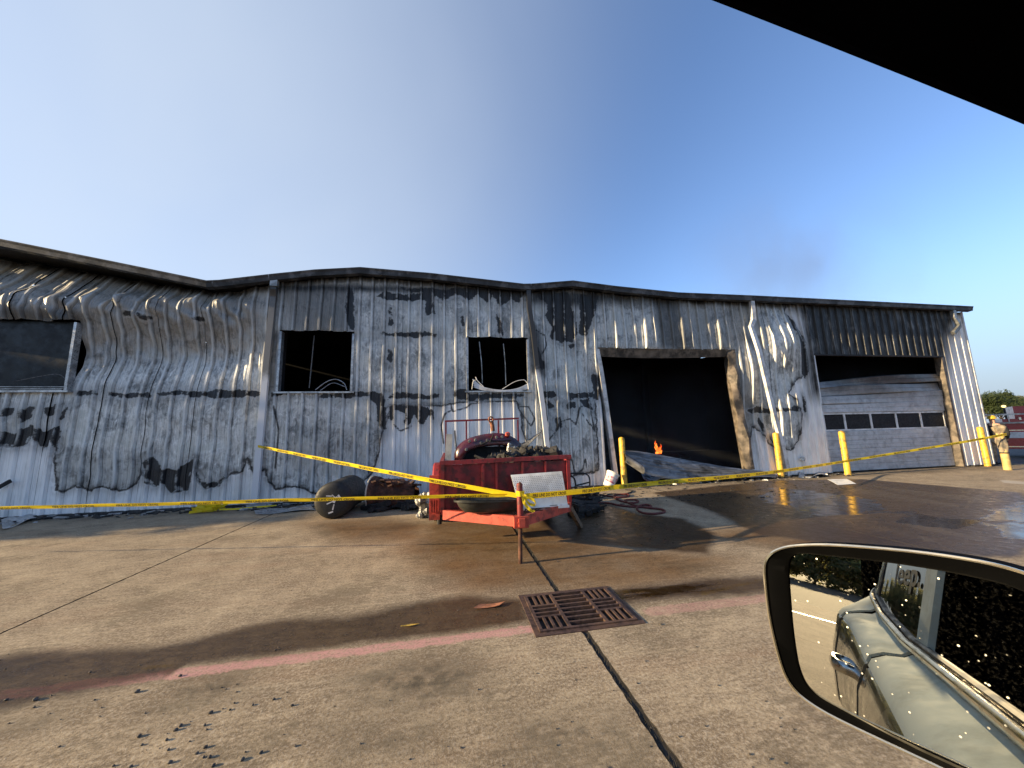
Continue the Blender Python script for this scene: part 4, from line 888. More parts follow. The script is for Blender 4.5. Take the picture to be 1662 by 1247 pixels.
for k in range(150):
    q = (random.uniform(770, 908), random.uniform(724, 752)); q = (q[0], max(q[1], 727+max(0, 868-q[0])*.28+max(0, q[0]-880)*.3)); c_ = at_y(q[0], q[1], random.uniform(4.95, 6.0))
    if random.random() < .5: m.box(c_, (random.uniform(.04, .22), random.uniform(.03, .12), random.uniform(.02, .10)), random.uniform(0, 3), random.uniform(-.6, .6), random.uniform(-.6, .6))
    elif random.random() < .5: m.tube([c_, c_+np.array((random.uniform(-.2, .2), random.uniform(-.1, .1), random.uniform(-.05, .10)))], random.uniform(.008, .03), 6)
    else: m.ball(c_, random.uniform(.03, .07), 7, 5, .25)
m.build('burnt_scrap', M['charcoal'], kind='stuff')
m = MB()
for k in range(22): c_ = at_y(random.uniform(824, 842), random.uniform(722, 735), 5.8); m.ball(c_, random.uniform(.012, .035), 6, 5, .3)
tag(m.build('pale_scrap', M['silver']), 'small clump of pale melted metal on the burnt load right of centre', 'scrap')
# black tub on the tongue
tub = thing('plastic_tub', 'black plastic tub lying across the trailer tongue under the tape', 'tub', (.50, 4.5, tipz+.06))
tb0 = at_y(800, 826, 4.45); rows = []
for z, sx, sy in ((.045, .62, .10), (.0, .60, .09), (-.01, .58, .085), (-.0, .26, .05)): pass
cx_, cy_ = .48, 4.46
for z, sx, sy in ((.68, .42, .20), (.685, .45, .23), (.665, .45, .23), (.66, .42, .20), (.60, .39, .185), (.54, .33, .15), (.525, .27, .12), (.522, .02, .02)):
    rows.append([(cx_+sx*math.copysign(abs(math.cos(a))**.55, math.cos(a)), cy_+sy*math.copysign(abs(math.sin(a))**.6, math.sin(a)), z+.012*math.sin(a*2)) for a in [2*PI*k/32 for k in range(32)]])
MB().grid(rows, True).build('shell', M['black_plastic'], tub, smooth=True, angle=50)
inner = [[(p[0]*.96+cx_*.04, p[1]*.94+cy_*.06, p[2]) for p in r] for r in (rows[0], rows[4], rows[5], rows[6])]
MB().grid([[(p[0], p[1], p[2]+.004) for p in r] for r in inner], True).build('liner', M['black_plastic'], tub, smooth=True)
# white perforated sheet
TL, TR_, BR, BL = at_y(829, 771, TY-.10), at_y(912, 765, TY-.10), at_y(922, 822, 4.62), at_y(845, 828, 4.50)
ws = thing('perforated_sheet', 'white perforated metal sheet leaning on the front of the red trailer', 'metal sheet', tuple(BR))
R_ = [[TL*(1-u)*(1-v)+TR_*u*(1-v)+BL*(1-u)*v+BR*u*v for u in np.linspace(0, 1, 8)] for v in np.linspace(0, 1, 8)]
MB().sheet(R_, .006).build('sheet', M['white_sheet'], ws)
nrm = np.cross(TR_-TL, BL-TL); nrm /= np.linalg.norm(nrm); nrm = -nrm if nrm[1] > 0 else nrm
m = MB()
for j in range(13):
    for i in range(25):
        u, v = (i+.5+(j % 2)*.5)/26, .10+.66*j/13; p = TL*(1-u)*(1-v)+TR_*u*(1-v)+BL*(1-u)*v+BR*u*v+nrm*.002
        a_, b_ = (TR_-TL)*.008, (BL-TL)*.012; m.add([p-a_, p-b_, p+a_, p+b_], [(0, 1, 2, 3)])
m.build('perforation', M['letter_grey'], ws, kind='stuff')
e0, e1 = BL*.90+TL*.10, BR*.90+TR_*.10; MB().bar(BL+nrm*.02, BR+nrm*.02, .05, .03).build('folded_edge', M['white_sheet'], ws)
# prop and chair frames right of the trailer
tag(MB().bar((1.66, 5.0, .42), (1.98, 5.42, .0), .06, .07).build('timber_prop', M['wood']), 'short dark timber prop leaning out under the right side of the trailer', 'timber')
chf = thing('chair_frame', 'bare bent tube chair frame without seat standing right of the trailer', 'chair', (2.3, 7.2, 0))
ych = 7.2
def T(*qs, y=ych, r=.016): return MB().tube(bez([at_y(*q, y) for q in qs], 5), r, 8)
T((921, 769), (940, 768), (952, 770), (957, 778), (957, 800), (957, 826)).build('back_tube', M['black_steel'], chf, smooth=True)
T((921, 773), (930, 775), (934, 784), (935, 810), (936, 832)).build('front_tube', M['black_steel'], chf, smooth=True)
T((936, 788), (957, 783)).build('arm_tube', M['black_steel'], chf); T((936, 806), (957, 800)).build('cross_tube', M['black_steel'], chf)
m = MB()
for k in range(90):
    q = (random.uniform(928, 968), random.uniform(790, 840)); c_ = at_z(q[0], max(q[1], 808), 0)+np.array((0, 0, random.uniform(.01, .16)))
    if random.random() < .6: m.box(c_, (random.uniform(.05, .35), random.uniform(.04, .2), random.uniform(.02, .1)), random.uniform(0, 3), random.uniform(-.5, .5))
    else: m.tube([c_, c_+np.array((random.uniform(-.4, .4), random.uniform(-.2, .2), random.uniform(0, .12)))], .014, 6)
m.build('burnt_scrap', M['charcoal'], kind='stuff')
tag(MB().tube([at_y(958, 818, 6.6), at_y(958, 838, 6.6)], .03, 10).build('pipe_stub', M['ash']), 'short grey pipe stub standing among the burnt scrap right of the trailer', 'pipe')

# tank, drum and scrap left of the trailer
tk = thing('tank', 'black cylindrical tank lying on the concrete with white scratches on its round end', 'tank', (-2.1, 7.6, 0))
r_ = .33; a0 = np.array((-2.13, 7.08, r_)); a1 = np.array((-2.16, 8.55, r_+.0)); ax_ = (a1-a0)/np.linalg.norm(a1-a0)
prof = [(0, .03), (.004, .20), (.014, .275), (.038, .312), (.075, .33), (.11, .336), (.25, .33), (1.25, .33), (1.36, .27), (1.42, .12), (1.44, .01)]
MB().tube([a0+ax_*p for p, _ in prof], [q for _, q in prof], 32, squash=None).build('shell', M['black_steel'], tk, smooth=True, angle=50)
m = MB()
for (u, v, w, h, an) in ((.05, .02, .035, .12, .5), (.12, .06, .03, .10, -.6), (-.02, -.02, .02, .16, 1.2), (-.06, .09, .10, .02, .1), (.02, -.11, .02, .10, .2), (-.02, -.2, .08, .025, -.3), (.02, .08, .09, .02, .7), (-.08, .03, .09, .015, .0)):
    rr = math.hypot(u, v); y_ = np.interp(rr, [q for _, q in prof[:6]], [p for p, _ in prof[:6]])
    m.box(a0+ax_*(y_-.002)+np.array((u, 0, v)), (w, .012, h), ry=an)
m.build('scrape_mark', M['white_trim'], tk)
dr = thing('rusty_drum', 'burst rusty drum with an open pale rim lying between the tank and the trailer', 'drum', (-1.0, 8.2, 0))
yd = 8.0; c_l, c_r = at_y(606, 801, yd), at_y(676, 806, yd)
def ringpts(c, r, n, jit=0.0, sx=.45): return [(c[0]+sx*r*.5*math.cos(a)*1, c[1]+r*math.cos(a)*.9, c[2]+r*math.sin(a)*(1+random.uniform(-jit, jit))) for a in [2*PI*k/n for k in range(n)]]
rows = []
for t, r, j in ((0, .345, 0), (.12, .34, .01), (.18, .31, .06), (.4, .31, .10), (.6, .31, .10), (.8, .28, .15), (1.0, .20, .3)):
    rows.append(ringpts(c_l*(1-t)+c_r*t+np.array((0, 0, 0)), r, 22, j))
MB().sheet([r+[r[0]] for r in rows], .01).build('shell', M['rust'], dr)
MB().tube(ringpts(c_l+np.array((-.01, 0, 0)), .35, 24)+[ringpts(c_l+np.array((-.01, 0, 0)), .35, 24)[0]], .018, 7).build('rim', M['cream'], dr, smooth=True)
m = MB()
for k in range(26): t = random.random(); m.box(c_l*(1-t)+c_r*t+np.array((random.uniform(-.05, .1), random.uniform(-.3, .1), .27+random.uniform(-.04, .05))), (.10, .10, .03), random.uniform(0, 3), random.uniform(-.7, .7))
m.build('torn_flake', M['rust'], dr)
m = MB()
for k in range(70):
    q = (random.uniform(596, 680), random.uniform(812, 832)); c_ = at_z(q[0], q[1]+2, 0)+np.array((0, .2, random.uniform(.02, .14))); m.box(c_, (random.uniform(.08, .4), random.uniform(.06, .25), random.uniform(.03, .12)), random.uniform(0, 3), random.uniform(-.5, .5))
m.build('burnt_scrap', M['charcoal'], kind='stuff')
en = MB(); ec = np.array((-.43, 6.85, .17))
for k in range(30): en.ball(ec+np.array((random.uniform(-.12, .14), random.uniform(-.12, .12), random.uniform(-.14, .17))), random.uniform(.035, .09), 8, 6, .35)
en.box(ec+np.array((0, .03, -.02)), (.26, .2, .28), .2, .2)
tag(en.build('melted_casting', M['silver']), 'lump of silvery melted engine casting on the ground left of the trailer wheel', 'scrap')

# bucket by the door
bk = thing('bucket', 'white plastic bucket with a pink red label tipped against the door jamb', 'bucket', (4.28, 8.85, 0))
bc = at_y(991, 779, 8.75); axb = np.array((.42, .1, .72)); axb /= np.linalg.norm(axb)
MB().tube([bc-axb*.19, bc-axb*.17, bc+axb*.16, bc+axb*.165, bc+axb*.19], [.125, .13, .155, .17, .17], 24).build('shell', M['white_sheet'], bk, smooth=True)
nl = NT('bucket_label'); M['label'] = nl.out(nl.mix(nl.rng(nl.noise(9, 3), .42, .58), (.40, .03, .10), (.62, .55, .52)), .4)
MB().tube([bc-axb*.09, bc+axb*.07], [.1405, .1505], 24, cap=False).build('label', M['label'], bk, smooth=True)
MB().tube([bc+axb*.10+np.array((.16*math.cos(a), .02-.16*abs(math.sin(a)), -.12*math.sin(a))) for a in [PI*k/12 for k in range(13)]], .004, 5).build('bail', M['zinc'], bk)

# fallen door curtain and sheets at the threshold
fs = thing('fallen_door', 'grey corrugated door curtain fallen in a heap across the open threshold', 'door', (6.5, 9.0, 0))
up_ = bez([at_y(*q, 9.15) for q in ((1008, 731), (1035, 733), (1070, 739), (1120, 748), (1180, 758), (1250, 766))], 8); lo_ = bez([at_y(*q, 8.75) for q in ((1018, 752), (1045, 768), (1080, 776), (1130, 778), (1190, 775), (1262, 774))], 8)
rows = []
for k in range(22):
    f = k/21; rows.append([p*(1-f)+q*f+np.array((0, -.04*math.sin(PI*f)+.012*math.sin(k*2.2), .10*math.sin(PI*f)*(1-i/len(up_))+.012*math.sin(k*2.2+i*.1))) for i, (p, q) in enumerate(zip(up_, lo_))])
MB().sheet(rows, .004).build('curtain', M['fallen'], fs, smooth=True, angle=50)
rows = []
for k in range(9): a = PI*.9*k/8; rows.append([np.array(p)*(1-t)+np.array(q)*t+np.array((0, -.13*math.sin(a), .13*math.cos(a))) for p, q, t in [(at_y(1012, 742, 8.9), at_y(1042, 762, 8.7), u/8) for u in range(9)]])
MB().sheet(rows, .004).build('curled_edge', M['fallen'], fs, smooth=True)
def flat_sheet(name, px, mat, label, cat, z=.03, wob=.03, n=9, m_=6, slats=0):
    q = [at_z(*p) for p in px]; rows = []
    for j in range(m_):
        v = j/(m_-1); rows.append([q[0]*(1-u)*(1-v)+q[1]*u*(1-v)+q[3]*(1-u)*v+q[2]*u*v+np.array((0, 0, z+wob*math.sin(u*7+v*3)*.5+wob*.5*math.sin(v*6))) for u in np.linspace(0, 1, n)])
    return tag(MB().sheet(rows, .004).build(name, mat, smooth=True), label, cat)
sn = NT('striped_blue_white_sheet'); wv = sn.noise(7, 2, .5, (1, .3, 1)); M['striped'] = sn.out(sn.mix(sn.rng(wv, .5, .54), (.52, .57, .62), (.05, .055, .06)), .4)
flat_sheet('torn_sheet', ((1036, 764), (1075, 772), (1090, 786), (1046, 784)), M['striped'], 'torn white sheet with dark stripes below the fallen door curtain', 'metal sheet', .10, .12)
flat_sheet('metal_flashing', ((1300, 767), (1328, 764), (1346, 774), (1296, 778)), M['alu'], 'bent shiny metal flashing lying below the vent pipe', 'metal sheet', .06, .10)
flat_sheet('white_board', ((1343, 779), (1374, 778), (1390, 786), (1360, 788)), M['white_sheet'], 'flat white board lying on the wet concrete near the third bollard', 'board', .012, .004)
flat_sheet('metal_strip', ((1195, 768), (1262, 774), (1264, 778), (1195, 773)), M['zinc'], 'long thin metal strip lying under the tape at the doorway', 'metal sheet', .03, .03)
flat_sheet('metal_flashing', ((412, 832), (500, 822), (512, 829), (415, 837)), M['alu'], 'long pale flashing strip lying on the ground left of the black tank', 'metal sheet', .03, .03)
flat_sheet('metal_flashing', ((0, 848), (48, 836), (62, 842), (4, 862)), M['alu'], 'crumpled flashing lying among ash at the foot of the wall, far left', 'metal sheet', .04, .05)
flat_sheet('metal_strip', ((398, 822), (508, 812), (512, 817), (400, 829)), M['zinc'], 'dark narrow strip lying along the wall beside the white downspout', 'metal sheet', .03, .03)
tag(MB().box(at_y(4, 788, D-.12), (.30, .03, .07), ry=-.6).build('dark_hook', M['soot']), 'dark bracket sticking out of the white siding at the far left', 'bracket')

# hoses
def gcurve(px, r, mat, name, label):
    pts = [at_z(*q)+np.array((0, 0, r)) for q in px]; return tag(MB().tube(bez(pts, 8), r, 8).build(name, mat, smooth=True), label, 'hose')
gcurve([(958, 818), (985, 818), (1005, 822), (1022, 824), (1040, 825), (1056, 825), (1055, 822), (1045, 821), (1036, 824), (1034, 828), (1042, 834), (1060, 836), (1076, 834), (1079, 831), (1070, 828), (1050, 826), (1030, 822), (1015, 815), (1018, 813), (1032, 813), (1036, 816), (1026, 818), (1012, 816), (1000, 811), (996, 807), (1004, 804), (1018, 804), (1020, 807), (1005, 809), (995, 808), (978, 805), (965, 803)], .019, M['hose'], 'air_hose', 'red rubber hose in loose coils on the concrete right of the trailer')
gcurve([(968, 806), (975, 809), (983, 806), (990, 803), (1012, 803), (1024, 800), (1025, 797), (1015, 796)], .014, M['hose_black'], 'air_hose', 'thin black hose lying between the red coils and the bollard')

# ash, char and scrap along the foot of the wall
m = MB(); m2_ = MB()
for k in range(900):
    x = random.choice((random.uniform(-11, 4), random.uniform(-11, -6), random.uniform(4.5, 12), random.uniform(-4.5, -1.5))); y = D-.06-abs(random.gauss(0, .22)); s = random.uniform(.012, .07)
    (m if random.random() < .72 else m2_).box((x, y, s*.25), (s*random.uniform(1, 3.5), s, s*.5), random.uniform(0, 3), random.uniform(-.3, .3))
for k in range(260):
    x = random.uniform(2.4, 10); y = random.uniform(6.6, 8.9); s = random.uniform(.008, .035); m.box((x, y, s*.2), (s*random.uniform(1, 4), s, s*.4), random.uniform(0, 3))
m.build('char_debris', M['charcoal'], kind='stuff'); m2_.build('pale_debris', M['alu'], kind='stuff')
m = MB(); 
for k in range(60):
    a = XL+(XR-XL)*k/60
    if any(o_[2] < 0 and o_[0]-.4 < a < o_[1] for o_ in OPEN): continue
    m.box((a+.25, D-.05-random.uniform(0, .03), .015), (.54, .10+random.uniform(0, .05), .05), random.uniform(-.03, .03))
m.build('char_strip', M['charcoal'], kind='stuff')
# grit on the slabs
m = MB()
for k in range(130):
    q = at_z(random.uniform(-40, 1300), 880+370*random.random()**.8); s = random.uniform(.002, .006)
    if q[0] > 2.6 and q[1] < 2.2: continue
    m.ball((q[0], q[1], s*.4), (s*1.3, s, s*.7), 5, 4, .3)
m.build('grit', M['stone'], kind='stuff')
# weeds and dirt in the wide joint
m = MB()
for k in range(420):
    y = random.choice((random.uniform(1.2, 2.66), random.uniform(3.36, 4.9))); x = .97+random.gauss(0, .016); h = random.uniform(.008, .035); a = random.uniform(0, 6.28); w = .0025
    m.add([(x-w, y, -.02), (x+w, y, -.02), (x+math.cos(a)*h*1.1, y+math.sin(a)*h*1.1, h*.8)], [(0, 1, 2)])
m.build('dry_weeds', leaf_mat('dry_weeds', (.07, .06, .03), (.16, .12, .06)), kind='stuff')
# single stones in the foreground
stone_me = []
for k in range(4):
    mb = MB(); mb.ball((0, 0, .28), (.62, .45, .36), 9, 6, .16); stone_me.append(mb.mesh('stone', M['stone'], True, 60))
SP = [(222, 1124), (57, 1137), (10, 1137), (55, 1149), (292, 1098), (293, 1179), (285, 1186), (226, 1196), (230, 1210), (270, 1202), (342, 1158), (373, 1153), (380, 1142), (332, 1178), (335, 1185), (410, 1145), (393, 1234), (340, 1230), (319, 1224), (273, 1218), (275, 1239), (184, 1244), (212, 1245), (346, 1244), (146, 1092), (444, 1136), (474, 1146), (447, 1056), (423, 1223), (776, 1120), (1072, 1014), (905, 912), (300, 860), (412, 859), (330, 1230), (333, 1214)]
for i, q in enumerate(SP):
    p = at_z(*q); s = random.uniform(.010, .018)*(1.45 if i in (0, 1, 10, 16, 30) else 1.0)*(1.5 if q[1] < 930 else 1)
    o_ = link('stone', stone_me[i % 4]); o_.location = p; o_.scale = (s, s, s); o_.rotation_euler = (0, 0, random.uniform(0, 6)); tag(o_, 'small dark stone lying loose on the tan concrete', 'stone', 'stones scattered on the concrete')
lf = at_z(665, 1017); tag(MB().sheet([[lf+np.array((u*.07, v*.014*(1-abs(u)), .004+.006*abs(v)+.004*u*u)) for u in np.linspace(-1, 1, 7)] for v in (-1, 0, 1)], .001).build('leaf', M['leaf_yellow']), 'yellow leaf lying on the wet dark concrete left of the drain', 'leaf')
lf = at_z(795, 985); tag(MB().sheet([[lf+np.array((u*.11+v*.03, v*.03, .006+.01*u*u)) for u in np.linspace(-1, 1, 5)] for v in (-1, 0, 1)], .003).build('rust_flake', M['rust_light']), 'orange rusty flake lying in the wet swale left of the drain', 'scrap')

# ------------------------------------------------------------------ trees
def tree(name, label, x, y, h, cr, leaves, mat, ls=.22, seed=0, group=None, trunk=.35, zoff=-.1, emin=-.35, nc=20):
    r = random.Random(seed); root = thing(name, label, 'tree', (x, y, zoff), group)
    m = MB(); th = h*trunk; m.tube(bez([(0, 0, 0), (.05*h*r.uniform(-.4, .4), 0, th*.5), (r.uniform(-.1, .1), r.uniform(-.1, .1), th), (0, 0, h*.8)], 4), [h*.035*(1-.065*k) for k in range(13)], 9)
    cl = []
    for k in range(nc):
        a, e = r.uniform(0, 6.28), r.uniform(emin, 1); rr = cr*r.uniform(.45, .92)
        c_ = (math.cos(a)*rr*math.sqrt(max(0.05, 1-max(e, 0)**2)), math.sin(a)*rr*math.sqrt(max(.05, 1-max(e, 0)**2)), th+(h-th)*(.42+.45*e)); cl.append((c_, cr*r.uniform(.22, .42)))
        if k < 9: m.tube(bez([(0, 0, th*r.uniform(.7, 1.1)), (c_[0]*.5, c_[1]*.5, (th+c_[2])*.5), c_], 3), [h*.014*(1-.13*j) for j in range(7)], 6)
    m.build('trunk', M['bark'], root, local=True)
    v, f = [], []
    for k in range(leaves):
        c_, q = cl[r.randrange(len(cl))]; d = Vector((r.gauss(0, 1), r.gauss(0, 1), r.gauss(0, .8))).normalized()*q*r.random()**.4
        p = Vector(c_)+d; u = Vector((r.gauss(0, 1), r.gauss(0, 1), r.gauss(0, 1))).normalized(); w = u.orthogonal().normalized(); s = ls*r.uniform(.5, 1.2); o_ = len(v)
        v += [p-u*s, p+w*s*.45, p+u*s, p-w*s*.45]; f.append((o_, o_+1, o_+2, o_+3))
    mb = MB(); mb.v = [tuple(a) for a in v]; mb.f = f; me = bpy.data.meshes.new('crown'); me.from_pydata(mb.v, [], f); me.materials.append(mat); link('crown', me, root, local=True)
    return root
d_ = ray(1610, 690); 
def far(px, dist): d = ray(px, 690); k = dist/math.hypot(d[0], d[1]); return d[0]*k, d[1]*k
x_, y_ = far(1610, 112); tree('oak_tree', 'green bushy tree beyond the building corner behind the fire truck', x_, y_, 6.4, 3.6, 9000, M['leaf'], .20, 3)
x_, y_ = far(1628, 118); tree('oak_tree', 'taller rounded tree just right of the bushy one beyond the truck', x_, y_, 7.3, 3.2, 8000, M['leaf'], .20, 4)
x_, y_ = far(1655, 150); tree('oak_tree', 'green tree half cut by the right edge behind the red truck', x_, y_, 7.4, 3.8, 6000, M['leaf_dry'], .22, 5)
# the row behind the car, seen in the door mirror, and unseen trees added at the left to shade the wall
t0 = tree('roadside_tree', 'olive roadside tree seen small in the door mirror', -46, 1.5, 5.0, 3.0, 7000, M['leaf_dry'], .24, 11, 'roadside trees behind the car', .12, emin=-.95, nc=34)
for i, (x, y, s) in enumerate(((-45, 4.4, 1.0), (-47, 7.4, .95), (-46, -1.6, 1.05), (-48, -5, 1.2), (-46, -9, 1.2), (-44, -13, 1.2), (-50, -17, 1.4), (-45, 10.2, 1.0))):
    c_ = dup(t0, (x, y, -.1), 'olive roadside tree seen small in the door mirror', i*1.3); c_.scale = (s, s, s*.78)
for i, (x, y, s) in enumerate(((-20.5, 13.4, 1.75), (-25, 12.9, 2.0), (-31, 12.6, 2.1), (-22.5, 16.5, 2.0))):
    c_ = dup(t0, (x, y, -.1), 'unseen olive tree added left of the yard to shade the wall', i*2+.5); c_.scale = (s, s, s); c_['group'] = 'unseen trees added for shade left of the yard'

# ------------------------------------------------------------------ fire truck
ft = thing('fire_truck', 'dark red fire truck with white band and side ladder parked beyond the building corner', 'fire truck', (24.5, 12.0, 0))
g0 = at_z(1640, 743); g0 = np.array((g0[0], g0[1])); ang = math.atan2(g0[1], g0[0])-PI/2+.12
L_ = 7.0; ux = np.array((math.cos(ang), math.sin(ang), 0)); uy = np.array((-math.sin(ang), math.cos(ang), 0)); O = np.array((g0[0], g0[1], 0)); ft.location = tuple(O)
RM = Matrix.Rotation(ang, 3, 'Z')
def tb(m, x0, x1, y0, y1, z0, z1): c_ = O+ux*(x0+x1)/2+uy*(y0+y1)/2+np.array((0, 0, (z0+z1)/2)); return m.box(c_, (x1-x0, y1-y0, z1-z0), M=RM)
S = 1.0
tb(MB(), .0, L_, 0, 2.2, .35, 1.55).build('body', M['truck_red'], ft); tb(MB(), .35, 5.0, .25, 2.0, 1.55, 2.05).build('upper_locker', M['truck_red'], ft)
tb(MB(), 5.05, L_, .1, 2.1, 1.552, 2.5).build('cab', M['truck_red'], ft)
tb(MB(), .03, L_, -.012, -.001, .78, 1.02).build('white_band', M['truck_white'], ft)
m = MB(); tb(m, .0, L_, -.03, -.001, 1.07, 1.11); tb(m, .0, L_, -.03, -.001, .42, .46); m.build('chrome_strip', M['chrome'], ft)
m = MB(); tb(m, -.9, 4.6, -.10, -.05, 1.70, 1.76); tb(m, -.9, 4.6, -.10, -.05, 1.36, 1.42)
for k in range(13): tb(m, -.7+k*.42, -.67+k*.42, -.095, -.055, 1.42, 1.70)
m.build('ladder', M['alu'], ft)
m = MB()
for k in range(4): tb(m, .4+k*1.3, .45+k*1.3, -.06, .25, 1.50, 1.60)
m.build('ladder_bracket', M['chrome'], ft)
for x in (1.4, 5.6):
    for y in (.05, 1.95):
        c0_, c1_ = O+ux*x+uy*(y-.14)+np.array((0, 0, .42)), O+ux*x+uy*(y+.14)+np.array((0, 0, .42)); wh = MB().tube([c0_, c0_*.8+c1_*.2, c0_*.2+c1_*.8, c1_], [.36, .42, .42, .36], 22).build('wheel', M['tyre'], ft, smooth=True)
        MB().tube([c0_-uy*.005, c1_+uy*.005], .2, 16).build('rim', M['chrome'], wh)
m = MB(); c_ = O+ux*.15+uy*.3+np.array((0, 0, 1.55)); m.tube([c_, c_+np.array((0, 0, .45))], .03, 8); m.build('lamp_stalk', M['black_steel'], ft)
MB().ball(c_+np.array((0, 0, .52)), (.06, .06, .05), 12, 8).build('beacon', M['lamp'], ft, smooth=True)
m = MB(); tb(m, -.30, -.002, .1, 2.1, .45, .60); m.build('tailboard', M['alu'], ft)

# ------------------------------------------------------------------ firefighter behind the wrapped post
fp = far(1612, 20.6); fx, fy = fp
person = thing('person', 'firefighter in yellow helmet, black coat and tan trousers standing behind the canvas covered post', 'person', (fx, fy, 0), None, rz=-1.0); person.scale = (.93, .93, .93)
skel = [((0, 0, .95), .13), ((0, 0, 1.15), .14), ((0, .01, 1.38), .15), ((0, .02, 1.50), .06), ((0, .04, 1.60), .085), ((0, .05, 1.70), .075),
        ((.11, 0, .88), .10), ((.12, .02, .48), .065), ((.13, -.01, .08), .05), ((.13, .14, .04), .04), ((-.11, 0, .88), .10), ((-.13, .03, .48), .065), ((-.14, .0, .08), .05), ((-.14, .15, .04), .04),
        ((.22, .0, 1.42), .065), ((.27, .02, 1.14), .05), ((.25, .16, .92), .035), ((.245, .20, .84), .03), ((-.22, .0, 1.42), .065), ((-.28, .0, 1.14), .05), ((-.26, .14, .92), .035), ((-.255, .18, .84), .03)]
edg = [(0, 1), (1, 2), (2, 3), (3, 4), (4, 5), (0, 6), (6, 7), (7, 8), (8, 9), (0, 10), (10, 11), (11, 12), (12, 13), (2, 14), (14, 15), (15, 16), (16, 17), (2, 18), (18, 19), (19, 20), (20, 21)]
def skin_mesh(name, sk, ed, mat, sub=2):
    me = bpy.data.meshes.new(name); me.from_pydata([p for p, _ in sk], ed, []); ob = bpy.data.objects.new(name, me); C.objects.link(ob)
    md = ob.modifiers.new('s', 'SKIN'); sd = ob.modifiers.new('d', 'SUBSURF'); sd.levels = sd.render_levels = sub
    for v, (_, r) in zip(me.skin_vertices[0].data, sk): v.radius = (r, r)
    me.skin_vertices[0].data[0].use_root = True
    bpy.context.view_layer.update(); d = bpy.context.evaluated_depsgraph_get(); out = bpy.data.meshes.new_from_object(ob.evaluated_get(d)); bpy.data.objects.remove(ob); out.materials.clear(); out.materials.append(mat)
    out.polygons.foreach_set('use_smooth', [True]*len(out.polygons)); return out
link('body', skin_mesh('body', skel, edg, M['skin']), person, local=True)
coat = [((0, 0, .92), .17), ((0, 0, 1.15), .175), ((0, .01, 1.36), .18), ((0, .02, 1.46), .10), ((.22, .0, 1.42), .085), ((.275, .02, 1.14), .068), ((.252, .16, .93), .055), ((-.22, .0, 1.42), .085), ((-.285, .0, 1.14), .068), ((-.262, .14, .93), .055)]
link('coat', skin_mesh('coat', coat, [(0, 1), (1, 2), (2, 3), (2, 4), (4, 5), (5, 6), (2, 7), (7, 8), (8, 9)], M['dark_coat']), person, local=True)
trs = [((0, 0, .94), .15), ((.11, 0, .86), .125), ((.125, .02, .48), .098), ((.132, -.01, .12), .095), ((-.11, 0, .86), .125), ((-.135, .03, .48), .098), ((-.142, .0, .12), .095)]
link('trousers', skin_mesh('trousers', trs, [(0, 1), (1, 2), (2, 3), (0, 4), (4, 5), (5, 6)], M['cloth']), person, local=True)
MB().grid([[(1.0*rx*math.cos(a), .045+ry*math.sin(a), z) for a in [2*PI*k/20 for k in range(20)]] for z, rx, ry in ((1.665, .165, .20), (1.675, .17, .205), (1.685, .115, .14), (1.74, .108, .13), (1.79, .08, .095), (1.81, .02, .02))], True).build('helmet', M['helmet'], person, local=True, smooth=True)
for s in (-1, 1):
    MB().grid([[(s*.135+.06*math.cos(a), .05+.13*math.sin(a), z) for a in [2*PI*k/12 for k in range(12)]] for z in (.0, .04, .10)], True).build('boot', M['dark_coat'], person, local=True, smooth=True)
    m = MB(); hx, hy, hz = s*.247, .19, .86
    m.ball((hx, hy+.01, hz-.02), (.03, .04, .05), 8, 6)
    for k in range(4): m.tube([(hx+.004*s, hy-.02+.02*k, hz-.05), (hx, hy-.015+.02*k, hz-.10+.006*abs(k-1.5)), (hx-.015*s, hy-.01+.02*k, hz-.13+.008*abs(k-1.5))], [.011, .010, .008], 6)
    m.tube([(hx, hy+.035, hz-.01), (hx-.01*s, hy+.065, hz-.04), (hx-.015*s, hy+.07, hz-.07)], [.012, .011, .009], 6); m.build('glove', M['dark_coat'], person, local=True, smooth=True)

# ------------------------------------------------------------------ the car the photograph is taken from
HA = rad(2.0); KF = np.array([math.cos(HA), math.sin(HA), 0]); KL = np.array([-math.sin(HA), math.cos(HA), 0]); KO = np.array((0, 0, 0.0)); EYEP = np.array((0, 0, EYE))
def car_pt(x, y, z): return KO+KF*x+KL*y+np.array((0, 0, z))
car = thing('parked_car', 'pale car whose open driver window frames the view, with its black door mirror', 'car', (0, 0, 0))
def nrmz(v): return v/np.linalg.norm(v)
d0 = nrmz(ray(1450, 1060)); MC = EYEP+d0*.75/math.hypot(d0[0], d0[1]); MN = nrmz(-KF-nrmz(ray(1310, 922)))
def on_mirror(px, py, off=0.0):
    d = ray(px, py); t = np.dot(MC+MN*off-EYEP, MN)/np.dot(d, MN); return EYEP+d*t
glass_px = [(1281, 925), (1284, 908), (1292, 900), (1306, 898), (1350, 903), (1450, 914), (1550, 930), (1640, 950), (1700, 975), (1735, 1020), (1745, 1120), (1730, 1230), (1700, 1275), (1640, 1285), (1560, 1250), (1470, 1208), (1372, 1155), (1330, 1132), (1310, 1112), (1297, 1080), (1288, 1020)]
rim_px = [(1240, 925), (1243, 908), (1255, 895), (1280, 886), (1340, 883), (1480, 894), (1600, 912), (1665, 930), (1740, 960), (1780, 1010), (1790, 1120), (1775, 1250), (1735, 1305), (1650, 1310), (1540, 1252), (1440, 1206), (1340, 1158), (1296, 1128), (1275, 1100), (1262, 1060), (1248, 1000)]
G_ = [on_mirror(*q) for q in glass_px]; Gc = sum(G_)/len(G_)
sm = MB(); outer = [on_mirror(*q, .018) for q in rim_px]; inner = [on_mirror(1281+(q[0]-1281)*.995-3, q[1], .003)+0 for q in glass_px]
oc = sum(outer)/len(outer)
